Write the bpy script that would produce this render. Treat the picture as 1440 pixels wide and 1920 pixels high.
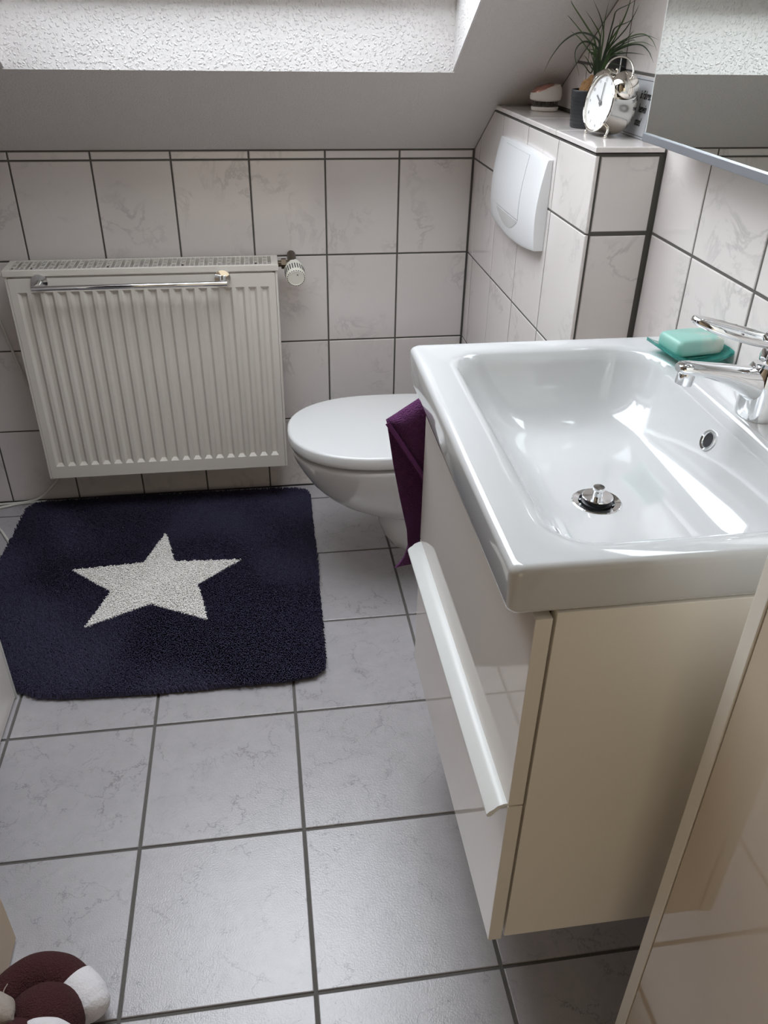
import bpy, bmesh, math, random
from mathutils import Vector, Matrix
random.seed(7)
for o in list(bpy.data.objects): bpy.data.objects.remove(o)
SC = bpy.context.scene
COL = SC.collection

# ------------------------------------------------------------------ camera
cd = bpy.data.cameras.new('camera'); cam = bpy.data.objects.new('camera', cd); COL.objects.link(cam); SC.camera = cam
YAW, PITCH, ROLL = 0.1554138796, -0.5602181635, 0.0192833763
cy_, sy_, cp_, sp_ = math.cos(YAW), math.sin(YAW), math.cos(PITCH), math.sin(PITCH)
FW = Vector((sy_*cp_, cy_*cp_, sp_)); RT = Vector((cy_, -sy_, 0)); UP = RT.cross(FW)
cr_, sr_ = math.cos(ROLL), math.sin(ROLL)
R2 = cr_*RT + sr_*UP; U2 = -sr_*RT + cr_*UP
m = Matrix.Identity(4)
for i in range(3):
    m[i][0] = R2[i]; m[i][1] = U2[i]; m[i][2] = -FW[i]
m.translation = Vector((-0.591225, -2.318014, 1.346433))
cam.matrix_world = m
cd.sensor_fit = 'VERTICAL'; cd.sensor_height = 32.0; cd.lens = 1523.52/1920*32.0
cd.clip_start = 0.02

# ------------------------------------------------------------------ light
SKY = 10.5
wd = bpy.data.worlds.new('overcast_sky'); SC.world = wd; wd.use_nodes = True
bg = wd.node_tree.nodes['Background']; bg.inputs[0].default_value = (0.89, 0.945, 1.0, 1); bg.inputs[1].default_value = SKY
def area(name, loc, rot, sx, sy, power, col, portal=False):
    l = bpy.data.lights.new(name, 'AREA'); l.shape = 'RECTANGLE'; l.size = sx; l.size_y = sy; l.energy = power; l.color = col
    o = bpy.data.objects.new(name, l); COL.objects.link(o); o.location = loc; o.rotation_euler = rot
    l.cycles.is_portal = portal
    return o
SL = 0.64                                    # roof pitch: z = ZS - SL*y
ZS = 1.018
ANG = math.atan(SL)
WX0, WX1, WY0, WY1 = -1.094, -0.138, -0.31, -1.34
pc = Vector(((WX0+WX1)/2, (WY0+WY1)/2 + 0.05, ZS - SL*(WY0+WY1)/2 + 0.145))
area('window_portal', pc, (-ANG, 0, 0), 1.1, 1.45, 1, (1, 1, 1), True)
# unseen warm fill, added at the doorway to brighten the vanity side
area('hallway_fill', (-0.72, -3.6, 0.75), (math.radians(90), 0, 0), 1.1, 1.4, 4.4, (1.0, 0.84, 0.60))
SC.view_settings.view_transform = 'Standard'; SC.view_settings.look = 'None'
SC.view_settings.exposure = 0.0; SC.view_settings.gamma = 1.0; SC.view_settings.use_curve_mapping = False
try: SC.cycles.max_bounces = 14; SC.cycles.diffuse_bounces = 8; SC.cycles.glossy_bounces = 6; SC.cycles.transmission_bounces = 10; SC.cycles.transparent_max_bounces = 12; SC.cycles.sample_clamp_indirect = 6
except Exception: pass

# ------------------------------------------------------------------ materials
def new_mat(name):
    mt = bpy.data.materials.new(name); mt.use_nodes = True
    nt = mt.node_tree; b = nt.nodes['Principled BSDF']
    return mt, nt, b
def setp(b, **k):
    for n, v in k.items():
        n = n.replace('_', ' ')
        if n in b.inputs: b.inputs[n].default_value = v
def N(nt, t, **k):
    n = nt.nodes.new(t)
    for a, v in k.items(): setattr(n, a, v)
    return n
def plain(name, col, rough=0.4, metal=0.0, coat=0.0, bump=None, ior=1.5, **kw):
    mt, nt, b = new_mat(name)
    setp(b, Base_Color=(*col, 1), Roughness=rough, Metallic=metal, Coat_Weight=coat, Coat_Roughness=0.04, IOR=ior, **kw)
    tc = N(nt, 'ShaderNodeTexCoord'); nz = N(nt, 'ShaderNodeTexNoise'); nz.inputs['Scale'].default_value = (bump[0] if bump else 14)
    nz.inputs['Detail'].default_value = 3
    nt.links.new(tc.outputs['Object'], nz.inputs['Vector'])
    if bump:
        bp = N(nt, 'ShaderNodeBump'); bp.inputs['Strength'].default_value = bump[1]; bp.inputs['Distance'].default_value = bump[2]
        nt.links.new(nz.outputs['Fac'], bp.inputs['Height']); nt.links.new(bp.outputs['Normal'], b.inputs['Normal'])
    else:
        mr = N(nt, 'ShaderNodeMapRange'); mr.inputs['To Min'].default_value = max(0.0, rough-0.02); mr.inputs['To Max'].default_value = rough+0.03
        nt.links.new(nz.outputs['Fac'], mr.inputs['Value']); nt.links.new(mr.outputs['Result'], b.inputs['Roughness'])
    return mt
def tile_mat(name, base, vein, vscale, vwidth, vamt, cloud, rough, bump=None, coat=0.0, spec=0.5, crack=None):
    mt, nt, b = new_mat(name); L = nt.links.new
    setp(b, Roughness=rough, Coat_Weight=coat, Coat_Roughness=0.05, Specular_IOR_Level=spec)
    tc = N(nt, 'ShaderNodeTexCoord'); oi = N(nt, 'ShaderNodeObjectInfo')
    mu = N(nt, 'ShaderNodeMath', operation='MULTIPLY'); mu.inputs[1].default_value = 37.0; L(oi.outputs['Random'], mu.inputs[0])
    cx = N(nt, 'ShaderNodeCombineXYZ'); L(mu.outputs[0], cx.inputs[0]); L(mu.outputs[0], cx.inputs[2])
    ad = N(nt, 'ShaderNodeVectorMath', operation='ADD'); L(tc.outputs['Object'], ad.inputs[0]); L(cx.outputs[0], ad.inputs[1])
    nv = N(nt, 'ShaderNodeTexNoise'); nv.inputs['Scale'].default_value = vscale; nv.inputs['Detail'].default_value = 7; nv.inputs['Roughness'].default_value = 0.62; nv.inputs['Distortion'].default_value = 0.6
    L(ad.outputs[0], nv.inputs['Vector'])
    s1 = N(nt, 'ShaderNodeMath', operation='SUBTRACT'); s1.inputs[1].default_value = 0.5; L(nv.outputs['Fac'], s1.inputs[0])
    ab = N(nt, 'ShaderNodeMath', operation='ABSOLUTE'); L(s1.outputs[0], ab.inputs[0])
    mr = N(nt, 'ShaderNodeMapRange'); mr.inputs['From Max'].default_value = vwidth; mr.inputs['To Min'].default_value = 1; mr.inputs['To Max'].default_value = 0; L(ab.outputs[0], mr.inputs['Value'])
    nm = N(nt, 'ShaderNodeTexNoise'); nm.inputs['Scale'].default_value = vscale*0.9; nm.inputs['Detail'].default_value = 2; L(ad.outputs[0], nm.inputs['Vector'])
    m2 = N(nt, 'ShaderNodeMapRange'); m2.inputs['From Min'].default_value = 0.48; m2.inputs['From Max'].default_value = 0.68; L(nm.outputs['Fac'], m2.inputs['Value'])
    mm = N(nt, 'ShaderNodeMath', operation='MULTIPLY'); L(mr.outputs['Result'], mm.inputs[0]); L(m2.outputs['Result'], mm.inputs[1])
    ma = N(nt, 'ShaderNodeMath', operation='MULTIPLY'); ma.inputs[1].default_value = vamt; L(mm.outputs[0], ma.inputs[0])
    nc = N(nt, 'ShaderNodeTexNoise'); nc.inputs['Scale'].default_value = vscale*2.2; nc.inputs['Detail'].default_value = 6; nc.inputs['Roughness'].default_value = 0.7; L(ad.outputs[0], nc.inputs['Vector'])
    m3 = N(nt, 'ShaderNodeMapRange'); m3.inputs['From Min'].default_value = 0.3; m3.inputs['From Max'].default_value = 0.75; m3.inputs['To Max'].default_value = cloud; L(nc.outputs['Fac'], m3.inputs['Value'])
    if crack:
        nd = N(nt, 'ShaderNodeTexNoise'); nd.inputs['Scale'].default_value = crack[0]*1.6; nd.inputs['Detail'].default_value = 6; nd.inputs['Roughness'].default_value = 0.65; L(ad.outputs[0], nd.inputs['Vector'])
        sc_ = N(nt, 'ShaderNodeVectorMath', operation='SCALE'); sc_.inputs['Scale'].default_value = 1.1/crack[0]; L(nd.outputs['Color'], sc_.inputs[0])
        a2 = N(nt, 'ShaderNodeVectorMath', operation='ADD'); L(ad.outputs[0], a2.inputs[0]); L(sc_.outputs[0], a2.inputs[1])
        vo = N(nt, 'ShaderNodeTexVoronoi', feature='DISTANCE_TO_EDGE'); vo.inputs['Scale'].default_value = crack[0]; L(a2.outputs[0], vo.inputs['Vector'])
        c1 = N(nt, 'ShaderNodeMapRange'); c1.inputs['From Max'].default_value = crack[1]; c1.inputs['To Min'].default_value = 1; c1.inputs['To Max'].default_value = 0; L(vo.outputs['Distance'], c1.inputs['Value'])
        nk = N(nt, 'ShaderNodeTexNoise'); nk.inputs['Scale'].default_value = crack[0]*1.1; nk.inputs['Detail'].default_value = 4; L(ad.outputs[0], nk.inputs['Vector'])
        c2 = N(nt, 'ShaderNodeMapRange'); c2.inputs['From Min'].default_value = 0.44; c2.inputs['From Max'].default_value = 0.62; c2.inputs['To Max'].default_value = crack[2]; L(nk.outputs['Fac'], c2.inputs['Value'])
        c3 = N(nt, 'ShaderNodeMath', operation='MULTIPLY'); L(c1.outputs['Result'], c3.inputs[0]); L(c2.outputs['Result'], c3.inputs[1])
        c4 = N(nt, 'ShaderNodeMath', operation='MAXIMUM'); L(c3.outputs[0], c4.inputs[0]); L(ma.outputs[0], c4.inputs[1]); ma = c4
    sm = N(nt, 'ShaderNodeMath', operation='ADD', use_clamp=True); L(ma.outputs[0], sm.inputs[0]); L(m3.outputs['Result'], sm.inputs[1])
    mx = N(nt, 'ShaderNodeMix', data_type='RGBA'); mx.inputs['A'].default_value = (*base, 1); mx.inputs['B'].default_value = (*vein, 1)
    L(sm.outputs[0], mx.inputs['Factor']); L(mx.outputs['Result'], b.inputs['Base Color'])
    if bump:
        nb = N(nt, 'ShaderNodeTexNoise'); nb.inputs['Scale'].default_value = bump[0]; nb.inputs['Detail'].default_value = 4; L(ad.outputs[0], nb.inputs['Vector'])
        bp = N(nt, 'ShaderNodeBump'); bp.inputs['Strength'].default_value = bump[1]; bp.inputs['Distance'].default_value = bump[2]
        L(nb.outputs['Fac'], bp.inputs['Height']); L(bp.outputs['Normal'], b.inputs['Normal'])
    return mt
def plaster(name, col, scale, dist, strength, blobs=False):
    mt, nt, b = new_mat(name); L = nt.links.new
    setp(b, Base_Color=(*col, 1), Roughness=0.85)
    tc = N(nt, 'ShaderNodeTexCoord')
    n1 = N(nt, 'ShaderNodeTexNoise'); n1.inputs['Scale'].default_value = scale; n1.inputs['Detail'].default_value = 2.5; L(tc.outputs['Object'], n1.inputs['Vector'])
    if blobs:
        sb = N(nt, 'ShaderNodeVectorMath', operation='SCALE'); sb.inputs['Scale'].default_value = 0.012; L(n1.outputs['Color'], sb.inputs[0])
        ad = N(nt, 'ShaderNodeVectorMath', operation='ADD'); L(tc.outputs['Object'], ad.inputs[0]); L(sb.outputs[0], ad.inputs[1])
        v1 = N(nt, 'ShaderNodeTexVoronoi', feature='SMOOTH_F1'); v1.inputs['Scale'].default_value = scale; v1.inputs['Smoothness'].default_value = 0.3; L(ad.outputs[0], v1.inputs['Vector'])
        mr = N(nt, 'ShaderNodeMapRange', interpolation_type='SMOOTHSTEP'); mr.inputs['From Min'].default_value = 0.1; mr.inputs['From Max'].default_value = 0.5; mr.inputs['To Min'].default_value = 1; mr.inputs['To Max'].default_value = 0; L(v1.outputs['Distance'], mr.inputs['Value'])
    else:
        mr = N(nt, 'ShaderNodeMapRange', interpolation_type='SMOOTHSTEP'); mr.inputs['From Min'].default_value = 0.45; mr.inputs['From Max'].default_value = 0.68; L(n1.outputs['Fac'], mr.inputs['Value'])
    n2 = N(nt, 'ShaderNodeTexNoise'); n2.inputs['Scale'].default_value = scale*1.7; n2.inputs['Detail'].default_value = 3; L(tc.outputs['Object'], n2.inputs['Vector'])
    mu = N(nt, 'ShaderNodeMath', operation='MULTIPLY_ADD'); mu.inputs[1].default_value = 0.6; L(n2.outputs['Fac'], mu.inputs[0]); L(mr.outputs['Result'], mu.inputs[2])
    bp = N(nt, 'ShaderNodeBump'); bp.inputs['Strength'].default_value = strength; bp.inputs['Distance'].default_value = dist
    L(mu.outputs[0], bp.inputs['Height']); L(bp.outputs['Normal'], b.inputs['Normal'])
    return mt
M = {}
M['wall_tile'] = tile_mat('glazed_wall_tile', (0.775, 0.725, 0.70), (0.5, 0.47, 0.46), 8.0, 0.035, 0.6, 0.05, 0.12, None, 0.15)
M['floor_tile'] = tile_mat('marbled_floor_tile', (0.415, 0.395, 0.405), (0.18, 0.168, 0.172), 13.0, 0.010, 0.5, 0.26, 0.29, (380, 0.22, 0.0022), 0.0, 1.0, (13.0, 0.020, 0.85))
M['grout'] = plain('dark_grey_grout', (0.118, 0.111, 0.10), 0.9, bump=(400, 0.4, 0.001))
M['plaster'] = plaster('painted_roller_plaster', (0.68, 0.645, 0.625), 190, 0.0022, 0.4)
M['woodchip'] = plaster('white_woodchip_wallpaper', (0.76, 0.735, 0.725), 135, 0.0034, 0.55, True)
M['paint'] = plain('matt_white_paint', (0.80, 0.79, 0.77), 0.8)
M['low_bounce'] = plain('low_bounce_taupe', (0.22, 0.19, 0.165), 0.8)  # taupe made dark to cut bounce light from the unseen walls
M['ceramic'] = plain('white_sanitary_ceramic', (0.585, 0.59, 0.59), 0.06, coat=0.6)
M['ceramic_toilet'] = plain('white_toilet_ceramic', (0.64, 0.635, 0.63), 0.09, coat=0.4)
M['seat_plastic'] = plain('white_seat_plastic', (0.66, 0.66, 0.655), 0.16)
M['chrome'] = plain('polished_chrome', (0.86, 0.87, 0.88), 0.05, 1.0)
M['nickel'] = plain('polished_nickel', (0.80, 0.77, 0.71), 0.08, 1.0)
M['gloss_white'] = plain('high_gloss_white_lacquer', (0.80, 0.745, 0.69), 0.03, coat=0.0, ior=1.6)
M['gloss_cream'] = plain('high_gloss_cream_lacquer', (0.64, 0.545, 0.43), 0.03, ior=1.6)
M['lacquer_edge'] = plain('matt_white_edge_band', (0.80, 0.76, 0.69), 0.45)
M['carcass'] = plain('satin_white_foil', (0.84, 0.80, 0.725), 0.32)
M['rail_white'] = plain('white_coated_aluminium', (0.82, 0.835, 0.82), 0.3)
M['seam'] = plain('shadowed_grey_plastic', (0.42, 0.43, 0.44), 0.4)
M['alu'] = plain('brushed_grey_aluminium', (0.33, 0.345, 0.375), 0.35, 0.6)
M['radiator'] = plain('white_radiator_enamel', (0.68, 0.64, 0.58), 0.32)
M['radiator_shade'] = plain('shade_toned_convector', (0.05, 0.05, 0.05), 0.6)  # near-black tone paints the shade behind the grille slots
M['thermo'] = plain('ivory_plastic', (0.83, 0.81, 0.72), 0.4)
M['dark_metal'] = plain('tarnished_brass', (0.10, 0.075, 0.05), 0.4, 0.7)
M['black_plastic'] = plain('black_rubber', (0.015, 0.015, 0.017), 0.4)
M['white_plastic'] = plain('white_plastic', (0.84, 0.85, 0.86), 0.2)
M['pile_navy'] = plain('navy_cotton_pile', (0.041, 0.036, 0.074), 0.95)
M['pile_white'] = plain('cream_cotton_pile', (0.92, 0.90, 0.87), 0.95)
M['towel'] = plain('plum_terry_cloth', (0.135, 0.026, 0.125), 0.95, bump=(420, 1.0, 0.010))
M['towel_hem'] = plain('plum_woven_hem', (0.125, 0.024, 0.125), 0.8, bump=(500, 0.5, 0.001))
M['pot'] = plain('anthracite_glazed_pot', (0.022, 0.024, 0.027), 0.4)
M['soil'] = plain('brown_bulb_skin', (0.28, 0.15, 0.06), 0.9, bump=(260, 1.0, 0.004))
M['leaf'] = plain('dark_green_leaf', (0.032, 0.052, 0.026), 0.4)
M['leaf_light'] = plain('fresh_green_leaf', (0.055, 0.105, 0.03), 0.4)
M['brush_white'] = plain('cream_gloss_plastic', (0.80, 0.75, 0.70), 0.2)
M['rose'] = plain('rose_gold_plastic', (0.55, 0.30, 0.25), 0.18, 0.8)
M['bristle'] = plain('brown_bristles', (0.10, 0.085, 0.075), 0.5)
M['dial'] = plain('white_dial_paper', (0.86, 0.86, 0.86), 0.5)
M['print_grey'] = plain('grey_print', (0.22, 0.22, 0.22), 0.5)
M['print_pale'] = plain('pale_grey_print', (0.50, 0.50, 0.50), 0.5)
M['print_black'] = plain('black_print', (0.012, 0.012, 0.012), 0.5)
M['tin'] = plain('brushed_tin_plate', (0.66, 0.68, 0.71), 0.35, 0.25)
M['knit'] = plain('maroon_knit', (0.062, 0.013, 0.014), 0.95, bump=(420, 1.0, 0.005))
M['fleece'] = plain('white_fleece', (0.78, 0.76, 0.78), 0.95, bump=(250, 0.6, 0.003))
M['felt'] = plain('grey_beige_felt', (0.36, 0.31, 0.27), 0.95, bump=(250, 0.6, 0.003))
M['wood'] = plain('beige_door_laminate', (0.50, 0.38, 0.25), 0.45)
M['cable'] = plain('white_cable', (0.74, 0.72, 0.66), 0.4)
M['mirror'] = plain('silvered_mirror', (0.83, 0.87, 0.84), 0.0, 1.0)
M['mirror'].node_tree.nodes['Principled BSDF'].inputs['Roughness'].default_value = 0.0
for lk in list(M['mirror'].node_tree.links):
    if lk.to_socket.name == 'Roughness': M['mirror'].node_tree.links.remove(lk)
def glassy(name, col, rough, mix):
    mt, nt, b = new_mat(name)
    setp(b, Base_Color=(*col, 1), Roughness=rough, Transmission_Weight=mix, IOR=1.45)
    tc = N(nt, 'ShaderNodeTexCoord'); nz = N(nt, 'ShaderNodeTexNoise'); nz.inputs['Scale'].default_value = 45; nz.inputs['Detail'].default_value = 4
    nt.links.new(tc.outputs['Object'], nz.inputs['Vector'])
    bp = N(nt, 'ShaderNodeBump'); bp.inputs['Strength'].default_value = 0.15; bp.inputs['Distance'].default_value = 0.002
    nt.links.new(nz.outputs['Fac'], bp.inputs['Height']); nt.links.new(bp.outputs['Normal'], b.inputs['Normal'])
    return mt, nt, b, nz
M['teal_glass'] = glassy('teal_glass', (0.10, 0.62, 0.55), 0.08, 0.75)[0]
mt, nt, b, nz = glassy('teal_marbled_soap', (0.30, 0.72, 0.60), 0.35, 0.25)
setp(b, Subsurface_Weight=0.3, Subsurface_Radius=(0.01, 0.02, 0.018))
sx = N(nt, 'ShaderNodeSeparateXYZ'); nt.links.new(nt.nodes['Texture Coordinate'].outputs['Object'], sx.inputs[0])
mrx = N(nt, 'ShaderNodeMapRange'); mrx.inputs['From Min'].default_value = -0.005; mrx.inputs['From Max'].default_value = 0.04; nt.links.new(sx.outputs['X'], mrx.inputs['Value'])
mnz = N(nt, 'ShaderNodeMapRange'); mnz.inputs['From Min'].default_value = 0.42; mnz.inputs['From Max'].default_value = 0.58; nt.links.new(nz.outputs['Fac'], mnz.inputs['Value'])
mmu = N(nt, 'ShaderNodeMath', operation='MULTIPLY'); nt.links.new(mrx.outputs['Result'], mmu.inputs[0]); nt.links.new(mnz.outputs['Result'], mmu.inputs[1])
mmx = N(nt, 'ShaderNodeMix', data_type='RGBA'); mmx.inputs['A'].default_value = (0.36, 0.66, 0.58, 1); mmx.inputs['B'].default_value = (0.82, 0.83, 0.74, 1)
nt.links.new(mmu.outputs[0], mmx.inputs['Factor']); nt.links.new(mmx.outputs['Result'], b.inputs['Base Color'])
M['soap'] = mt
mt = bpy.data.materials.new('window_glass'); mt.use_nodes = True; nt = mt.node_tree; nt.nodes.clear()
out = N(nt, 'ShaderNodeOutputMaterial'); mixs = N(nt, 'ShaderNodeMixShader'); tr = N(nt, 'ShaderNodeBsdfTransparent'); gl = N(nt, 'ShaderNodeBsdfGlossy'); gl.inputs['Roughness'].default_value = 0.0
tr.inputs['Color'].default_value = (0.96, 0.96, 0.965, 1); mixs.inputs[0].default_value = 0.06
nt.links.new(tr.outputs[0], mixs.inputs[1]); nt.links.new(gl.outputs[0], mixs.inputs[2]); nt.links.new(mixs.outputs[0], out.inputs[0])
M['pane'] = mt

# ------------------------------------------------------------------ object helpers
def root(name, label=None, cat=None, loc=(0, 0, 0), group=None, kind=None):
    o = bpy.data.objects.new(name, None); COL.objects.link(o); o.location = loc; o.empty_display_size = 0.05
    tag(o, label, cat, group, kind); return o
def tag(o, label=None, cat=None, group=None, kind=None):
    if label: o['label'] = label
    if cat: o['category'] = cat
    if group: o['group'] = group
    if kind: o['kind'] = kind
    return o
def base_of(o):
    v = Vector((0, 0, 0))
    while o is not None:
        v = v + o.location; o = o.parent
    return v
def obj(name, bm, mat, parent=None, smooth=True, loc=None, label=None, ang=40):
    """bm is in world coordinates; it is shifted so that the object's origin is the parent's (or loc)."""
    org = Vector(loc) if loc is not None else (base_of(parent) if parent else Vector((0, 0, 0)))
    bmesh.ops.translate(bm, verts=bm.verts, vec=-org)
    me = bpy.data.meshes.new(name); bm.to_mesh(me); bm.free()
    o = bpy.data.objects.new(name, me); COL.objects.link(o)
    for mm_ in (mat if isinstance(mat, (list, tuple)) else [mat]): me.materials.append(mm_)
    if parent: o.parent = parent; o.location = org - base_of(parent)
    else: o.location = org
    if smooth:
        for p in me.polygons: p.use_smooth = True
        try: me.set_sharp_from_angle(angle=math.radians(ang))
        except Exception: pass
    if label: o['label'] = label
    return o
def add_box(bm, lo, hi, bev=0.0, seg=2):
    t = bmesh.new(); bmesh.ops.create_cube(t, size=1.0)
    lo = Vector(lo); hi = Vector(hi); d = hi-lo; c = (hi+lo)/2
    for v in t.verts: v.co = Vector((v.co.x*d.x, v.co.y*d.y, v.co.z*d.z)) + c
    if bev > 0:
        bmesh.ops.bevel(t, geom=list(t.edges), offset=min(bev, min(abs(x) for x in d)*0.49), segments=seg, profile=0.5, affect='EDGES')
    merge(bm, t)
    return bm
def merge(bm, t, mat=None):
    if mat is not None: t.transform(mat)
    me = bpy.data.meshes.new('tmp'); t.to_mesh(me); t.free(); bm.from_mesh(me); bpy.data.meshes.remove(me)
def box(lo, hi, bev=0.0, seg=2): return add_box(bmesh.new(), lo, hi, bev, seg)
def add_loft(bm, loops, cap0=True, cap1=True, closed=True):
    rings = [[bm.verts.new(p) for p in lp] for lp in loops]
    n = len(rings[0])
    for a, c in zip(rings, rings[1:]):
        for i in range(n if closed else n-1):
            j = (i+1) % n
            bm.faces.new((a[i], a[j], c[j], c[i]))
    if cap0: bm.faces.new(list(reversed(rings[0])))
    if cap1: bm.faces.new(rings[-1])
    bmesh.ops.recalc_face_normals(bm, faces=bm.faces)
    return bm
def add_tube(bm, pts, radii, n=10, ry=None, up=None, cap=True, closed=False):
    """ry: second half-axis list; up: reference direction for the first half-axis' normal."""
    pts = [Vector(p) for p in pts]; k = len(pts)
    if not isinstance(radii, (list, tuple)): radii = [radii]*k
    if ry is None: ry = radii
    elif not isinstance(ry, (list, tuple)): ry = [ry]*k
    loops = []; prev = None
    for i in range(k):
        if closed: t = (pts[(i+1) % k]-pts[i-1]).normalized()
        else: t = (pts[min(i+1, k-1)]-pts[max(i-1, 0)]).normalized()
        if up is not None: b_ = Vector(up)
        elif prev is not None: b_ = prev
        else: b_ = Vector((0, 0, 1)) if abs(t.z) < 0.9 else Vector((1, 0, 0))
        a = (b_ - t*b_.dot(t)).normalized(); prev = a; s = t.cross(a)
        loops.append([pts[i] + a*(ry[i]*math.sin(2*math.pi*j/n)) + s*(radii[i]*math.cos(2*math.pi*j/n)) for j in range(n)])
    if closed: loops.append([p.copy() for p in loops[0]])
    add_loft(bm, loops, cap and not closed, cap and not closed)
    if closed: bmesh.ops.remove_doubles(bm, verts=bm.verts, dist=1e-6)
    return bm
def tube(pts, radii, n=10, **k): return add_tube(bmesh.new(), pts, radii, n, **k)
def smooth_path(pts, n):
    """Catmull-Rom through pts."""
    pts = [Vector(p) for p in pts]; P = [pts[0]*2-pts[1]] + pts + [pts[-1]*2-pts[-2]]; o = []
    for i in range(1, len(P)-2):
        for k in range(n):
            t = k/n; a, b_, c, d = P[i-1], P[i], P[i+1], P[i+2]
            o.append(0.5*((2*b_) + (c-a)*t + (2*a-5*b_+4*c-d)*t*t + (3*b_-a-3*c+d)*t*t*t))
    o.append(pts[-1]); return o
def add_lathe(bm, prof, n=32, mat=None, cap0=False, cap1=False):
    t = bmesh.new()
    add_loft(t, [[Vector((r*math.cos(2*math.pi*j/n), r*math.sin(2*math.pi*j/n), z)) for j in range(n)] for r, z in prof], cap0, cap1)
    merge(bm, t, mat); return bm
def lathe(prof, n=32, mat=None, **k): return add_lathe(bmesh.new(), prof, n, mat, **k)
def frame_to(origin, zaxis, xref=(0, 0, 1)):
    z = Vector(zaxis).normalized(); x = Vector(xref); x = (x - z*x.dot(z)).normalized(); y = z.cross(x)
    mm_ = Matrix.Identity(4)
    for i in range(3): mm_[i][0] = x[i]; mm_[i][1] = y[i]; mm_[i][2] = z[i]
    mm_.translation = Vector(origin); return mm_
def add_sphere(bm, c, r, sc=(1, 1, 1), u=20, v=14):
    t = bmesh.new(); bmesh.ops.create_uvsphere(t, u_segments=u, v_segments=v, radius=1.0)
    for p in t.verts: p.co = Vector((p.co.x*r*sc[0], p.co.y*r*sc[1], p.co.z*r*sc[2])) + Vector(c)
    merge(bm, t); return bm
def rrect(x0, x1, y0, y1, r, z, k=10, e=8):
    """rounded rectangle, x0<x1, y0<y1; r = one radius or (x0y0, x1y0, x1y1, x0y1); z = value or function."""
    if not isinstance(r, (list, tuple)): r = (r,)*4
    cs = [(x0+r[0], y0+r[0], math.pi, r[0]), (x1-r[1], y0+r[1], 1.5*math.pi, r[1]), (x1-r[2], y1-r[2], 0, r[2]), (x0+r[3], y1-r[3], 0.5*math.pi, r[3])]
    P = []
    for ci, (cx, cyy, a0, rr) in enumerate(cs):
        for i in range(k+1):
            a = a0 + 0.5*math.pi*i/k; P.append((cx+rr*math.cos(a), cyy+rr*math.sin(a)))
        nx = cs[(ci+1) % 4]; q = (nx[0]+nx[3]*math.cos(nx[2]), nx[1]+nx[3]*math.sin(nx[2])); p = P[-1]
        for i in range(1, e): P.append((p[0]+(q[0]-p[0])*i/e, p[1]+(q[1]-p[1])*i/e))
    return [Vector((x, y, z(x, y) if callable(z) else z)) for x, y in P]
def text(name, s, size, mat, parent, mw, shear=0.0, sx=1.0, extrude=0.0002, bold=0.0, align='LEFT'):
    c = bpy.data.curves.new(name, 'FONT'); c.body = s; c.size = size; c.shear = shear; c.extrude = extrude; c.offset = bold; c.align_x = align; c.align_y = 'CENTER'
    o = bpy.data.objects.new(name, c); COL.objects.link(o); c.materials.append(mat)
    o.parent = parent; mm_ = mw.copy(); mm_.translation = mw.translation - base_of(parent)
    bpy.context.view_layer.update(); dg = bpy.context.evaluated_depsgraph_get()
    me = bpy.data.meshes.new_from_object(o.evaluated_get(dg)); bpy.data.objects.remove(o)
    o = bpy.data.objects.new(name, me); COL.objects.link(o); o.parent = parent
    if not me.materials: me.materials.append(mat)
    o.matrix_local = mm_ @ Matrix.Diagonal((sx, 1, 1, 1)); return o

# ------------------------------------------------------------------ tiles
TC = {}
def clip(poly, a, b_, c):
    o = []
    for i in range(len(poly)):
        p, q = poly[i], poly[(i+1) % len(poly)]; dp = a*p[0]+b_*p[1]-c; dq = a*q[0]+b_*q[1]-c
        if dp <= 0: o.append(p)
        if (dp < 0 < dq) or (dq < 0 < dp):
            t = dp/(dp-dq); o.append((p[0]+(q[0]-p[0])*t, p[1]+(q[1]-p[1])*t))
    return o
def tile_mesh(poly, th, bev, mat):
    key = (tuple((round(x, 4), round(y, 4)) for x, y in poly), th, bev, mat.name)
    if key in TC: return TC[key]
    n = len(poly)
    def inset(d):
        r = []
        for i in range(n):
            p0, p, p1 = (Vector(poly[(i+k) % n]) for k in (-1, 0, 1))
            e0 = (p-p0).normalized(); e1 = (p1-p).normalized(); n0 = Vector((-e0.y, e0.x)); n1 = Vector((-e1.y, e1.x))
            k = 1 + n0.dot(n1); r.append(p + (n0+n1)*(d/max(k, 0.3)))
        return r
    rings = [([Vector(p) for p in poly], -th), ([Vector(p) for p in poly], -bev), (inset(bev*0.35), -bev*0.3), (inset(bev), 0.0)]
    V = []; F = []
    for r, z in rings: V += [(p.x, p.y, z) for p in r]
    for k in range(3):
        for i in range(n): F.append((k*n+i, k*n+(i+1) % n, (k+1)*n+(i+1) % n, (k+1)*n+i))
    F.append(tuple(3*n+i for i in range(n)))
    me = bpy.data.meshes.new('tile'); me.from_pydata(V, [], F); me.materials.append(mat)
    TC[key] = me; return me
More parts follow.
